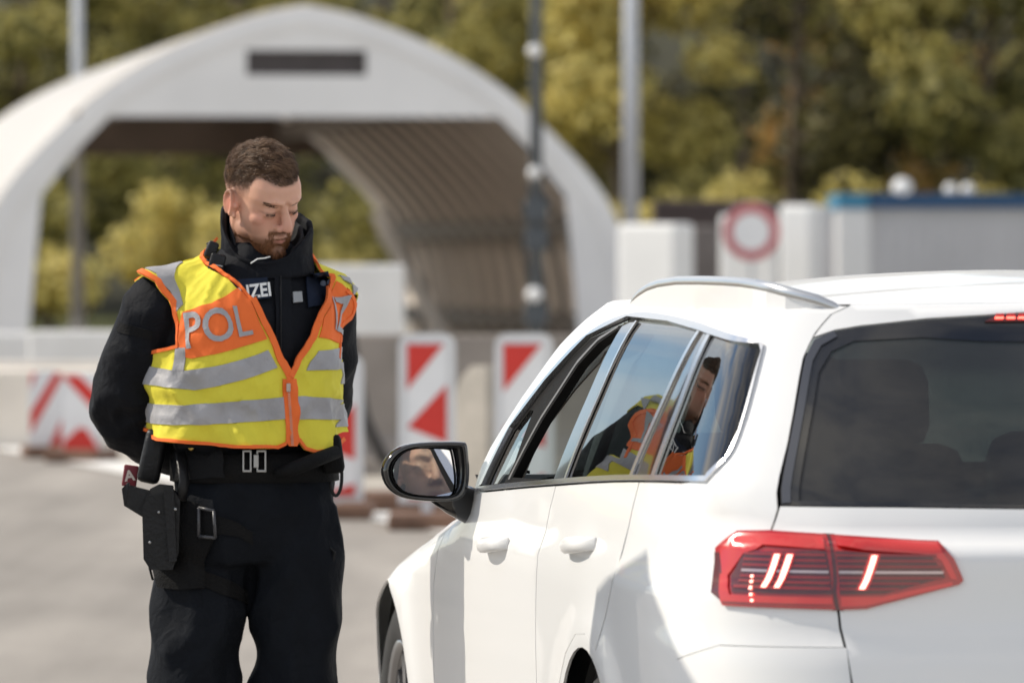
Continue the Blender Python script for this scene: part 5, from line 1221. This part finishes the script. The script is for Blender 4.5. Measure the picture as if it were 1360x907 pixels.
q = MB(); q.tube([onto(JV, 373+.03*k, 366+k*11, .012) for k in range(12)], .0016, 6); q.build('jacket_zip', M_gear, off)
badge('sleeve_band', [(158, 428), (202, 440), (202, 452), (156, 441)], M_gearm, off_=.003)
q = MB(); q.tube([onto(JV, *c, .02) for c in ((333, 350), (342, 344), (352, 343), (359, 341))], .0018, 6); q.build('zip_pull', M_lett, off, True)
# ---------------- belt and gear
belt_o = MB().rings(trings([(.985, .002, 0, .188, .138), (.988, .002, 0, .198, .148), (1.052, .0, 0, .196, .147), (1.055, .0, 0, .186, .137)], n=56), False).build('duty_belt', M_gearm, off, True)
def onb(px, py, y=-.155): return PX(px, py, y)
bm_f = onb(338, 612, -.157)
q = MB()
for dx, w in ((-.017, .020), (.016, .022)):
    for s in (-1, 1): q.box(bm_f+Vector((dx+s*w*.42, 0, 0)), (.0045, .010, .050), bev=.0015); q.box(bm_f+Vector((dx, 0, s*.023)), (w, .010, .006), bev=.0015)
q.box(bm_f+Vector((.004, -.002, 0)), (.012, .012, .032), bev=.002); q.build('buckle', M_metal, belt_o)
for px, py in ((254, 595), (255, 619)): MB().ell(onb(px, py, -.125), (.007, .004, .007)).build('snap', M_brass, belt_o, True)
badge('belt_keeper', [(236, 588), (286, 588), (300, 600), (302, 634), (240, 640)], M_gearm, TV, .024, belt_o)
def obx(name, px, py, y, dim, rot, m, par, bev=.006): return MB().box(onb(px, py, y), dim, Matrix.Rotation(R(rot), 3, 'Y'), bev=bev).build(name, m, par, True)
obx('magazine_pouch', 203, 606, -.07, (.052, .05, .125), 12, M_gear, belt_o, .012)
q = MB(); q.tube([onb(367, 630, -.150), onb(390, 622, -.158), onb(415, 612, -.150), onb(447, 600, -.10)], [.012, .017, .017, .016], 14); q.build('glove_roll', M_gearm, belt_o, True)
obx('side_pouch', 441, 603, -.06, (.05, .06, .09), -8, M_gearm, belt_o, .012)
q = MB(); q.tube([onb(446+9*math.sin(a)*0+(8*math.sin(a)), 632+0-26*math.cos(a)*-1+0, -.07) for a in [math.pi*2*k/30 for k in range(-6, 20)]], .0045, 6); q.build('coiled_lanyard', M_gear, belt_o, True)
# drop holster
hol = empty('holster', (0, 0, 0), 0, off)
q = MB(); q.prism([tuple(PX(a, b).xz) for a, b in ((194, 672), (200, 655), (236, 648), (244, 660), (242, 730), (234, 752), (205, 752), (196, 738))], lambda u, v_, h_: Vector((u, h_, v_)), -.165, -.115); auto_smooth(q.build('shell', M_gear, hol), 30)
q = MB(); q.prism([tuple(PX(a, b).xz) for a, b in ((222, 640), (236, 646), (240, 740), (230, 742))], lambda u, v_, h_: Vector((u, h_, v_)), -.180, -.160); q.build('retention_ridge', M_gear, hol)
badge('thigh_plate', [(212, 660), (262, 668), (285, 678), (287, 712), (272, 745), (268, 782), (216, 780), (206, 740)], M_gearm, TV, .016, hol, .014, .012)
q = MB(); fr_ = [(264, 674), (284, 678), (286, 714), (264, 712)]
for i in range(4): a, b = fr_[i], fr_[(i+1) % 4]; q.tube([onto(TV, *a, .030), onto(TV, *b, .030)], .004, 8)
q.build('strap_loop', mat('grey_plastic', (.05, .05, .055), .4), hol, True)
q = MB(); q.tube([onb(240, 600, -.13), onb(245, 640, -.145), onb(240, 665, -.15)], .014, 8, flat=.35); q.build('drop_strap', M_gear, hol, True)
badge('thigh_strap', [(284, 683), (318, 694), (335, 706), (335, 722), (316, 712), (284, 708)], M_gearm, TV, .006, hol); badge('thigh_strap', [(268, 756), (300, 768), (330, 786), (330, 802), (298, 790), (268, 778)], M_gearm, TV, .006, hol)
for px, py in ((211, 680), (233, 676), (199, 720)): MB().ell(onb(px, py, -.181 if px == 233 else -.167), (.0035, .002, .0035)).build('screw', M_metal, hol, True)
q = MB(); q.tube([onb(197, 745, -.12), onb(199, 755, -.12), onb(203, 770, -.12)], .006, 6, flat=.5); q.build('strap_end', M_gearm, hol)
pis = empty('pistol', tuple(OF)); tag(pis, 'black pistol grip sticking out of the officer\'s drop holster', 'pistol')
q = MB(); q.prism([tuple(PX(a, b).xz) for a, b in ((210, 650), (216, 662), (206, 690), (196, 684), (170, 668), (167, 646), (172, 640), (190, 645))], lambda u, v_, h_: Vector((u, h_, v_)), -.155, -.122); auto_smooth(q.build('grip', M_gear, pis), 30)
q = MB(); q.prism([tuple(PX(a, b).xz) for a, b in ((204, 646), (216, 640), (234, 642), (236, 700), (212, 700))], lambda u, v_, h_: Vector((u, h_, v_)), -.158, -.120); q.build('slide', mat('gun_steel', (.03, .03, .032), .3, .8), pis)
obx('grip_base', 169, 655, -.139, (.006, .034, .050), 6, M_gear, pis, .002).location = (0, 0, 0)
tg_ = empty('key_tag', tuple(OF)); tag(tg_, 'dark red tag with a pale letter A at the officer\'s hip', 'tag')
obx('strap', 173, 632, -.02, (.034, .010, .050), 8, mat('tag_red', (.16, .012, .022), .6), tg_, .003)
v, f = text_mesh('A', .034, .001); c = onb(172, 632, -.027); rr = R(8); q = MB(); q.add([c+Vector((a.x*math.cos(rr)-a.y*math.sin(rr), 0, a.x*math.sin(rr)+a.y*math.cos(rr))) for a in v], f); q.build('lettering', mat('tag_cream', (.6, .52, .46), .7), tg_, fix=False)
q = MB(); q.tube([onb(438, 728, -.06), onb(444, 733, -.06), onb(441, 750, -.06)], .004, 6); q.build('trouser_hook', M_gear, off)
pen = empty('pen', tuple(OF)); tag(pen, 'small green marker clipped in the officer\'s trouser pocket', 'pen')
MB().tube([onb(440, 768, -.05), onb(441, 785, -.05)], .0055, 10).build('cap', mat('pen_green', (.01, .06, .03), .4), pen, True); MB().tube([onb(441, 785, -.05), onb(441, 800, -.05)], .005, 10).build('barrel', M_lett, pen, True)
# shoulder microphone
mic = empty('radio_microphone', tuple(OF)); tag(mic, 'black radio microphone clipped to the officer\'s collar', 'radio')
def obm(name, px, py, y, dim, rot, m, bev=.006):
    return MB().box(onb(px, py, y), dim, Matrix.Rotation(R(rot), 3, 'Y'), bev=bev).build(name, m, mic, True)
ym = onto(JV, 288, 350).y
obm('housing', 288, 350, ym-.030, (.036, .030, .046), 14, M_gear); obm('clip', 281, 332, ym-.026, (.026, .022, .040), 20, M_gear); obm('grille', 290, 353, ym-.047, (.020, .004, .004), 10, M_metal, .001)
q = MB(); q.ell(onb(292, 364, ym-.034), (.006, .006, .004)); q.build('button', M_ora, mic, True)
q = MB(); q.tube([onb(278, 322, ym-.02)+Vector((.006*math.cos(k*.9), .006*math.sin(k*.9), -k*.0009)) for k in range(60)], .0022, 5); q.build('coiled_cord', M_gear, mic, True)

# ---------------- driver in the car, seen only in the door mirror
drv = empty('person', tuple(CAR_O), CAR_R); tag(drv, 'driver with short dark hair whose face shows in the car door mirror', 'person')
DC = Vector((-.40, .84, 1.20)); Md = Matrix.Rotation(R(30), 3, 'Z') @ Matrix.Rotation(R(180), 3, 'Z') @ Matrix.Rotation(R(4), 3, 'X')
p = MB(); h = MB(); head_parts(h); p.add([Md @ Vector((q.x, -q.y, q.z))+DC for q in h.v], h.f)
p.tube(chain([(-.40, .80, 1.00), (-.40, .81, 1.08), (-.40, .83, 1.16)]), chain1([.07, .06, .056]), 20)
p.tube(chain([(-.40, .95, .56), (-.40, .87, .75), (-.40, .82, .92), (-.40, .80, 1.02)]), chain1([.15, .15, .16, .09]), 24)
for s in (-1, 1):
    p.tube(chain([(-.40+s*.16, .82, .97), (-.40+s*.23, .95, .80), (-.40+s*.17, 1.24, .84)]), chain1([.06, .05, .035]), 12); p.tube(chain([(-.40+s*.09, .92, .58), (-.40+s*.14, 1.30, .62), (-.40+s*.12, 1.60, .30)]), chain1([.09, .07, .05]), 12)
    hand(p, (-.40+s*.17, 1.23, .84), (0, 1, .2), (0, .2, -1), s)
db = p.build('body', M_skin, drv, True); remesh(db, .006, 1, .5)
if not db.data.materials: db.data.materials.append(M_skin)
paint_head(db.data, Md, DC, False)
bmh = bmesh.new(); bmh.from_mesh(db.data); DV = BVHTree.FromBMesh(bmh); bmh.free()
strands('hair', DV, Md, DC, 2500, lambda q: 1 if hairline(q) > -.01 else 0, lambda q: .02, lambda q, r: Vector((.3, .6, -.2)), lambda q, r: (.02, .014, .01), rng, drv, .001, 3, .8)
p = MB(); p.tube(chain([(-.40, .95, .52), (-.40, .87, .75), (-.40, .82, .92), (-.40, .80, 1.00), (-.40, .80, 1.05)]), chain1([.165, .165, .17, .12, .072]), 24)
for s in (-1, 1): p.tube(chain([(-.40+s*.16, .82, .97), (-.40+s*.23, .95, .80), (-.40+s*.17, 1.21, .84)]), chain1([.075, .062, .046]), 12)
jd = p.build('pullover', fabric('pullover', (.05, .05, .06)), drv, True); remesh(jd, .012, 3)
if not jd.data.materials: jd.data.materials.append(bpy.data.materials['pullover'])
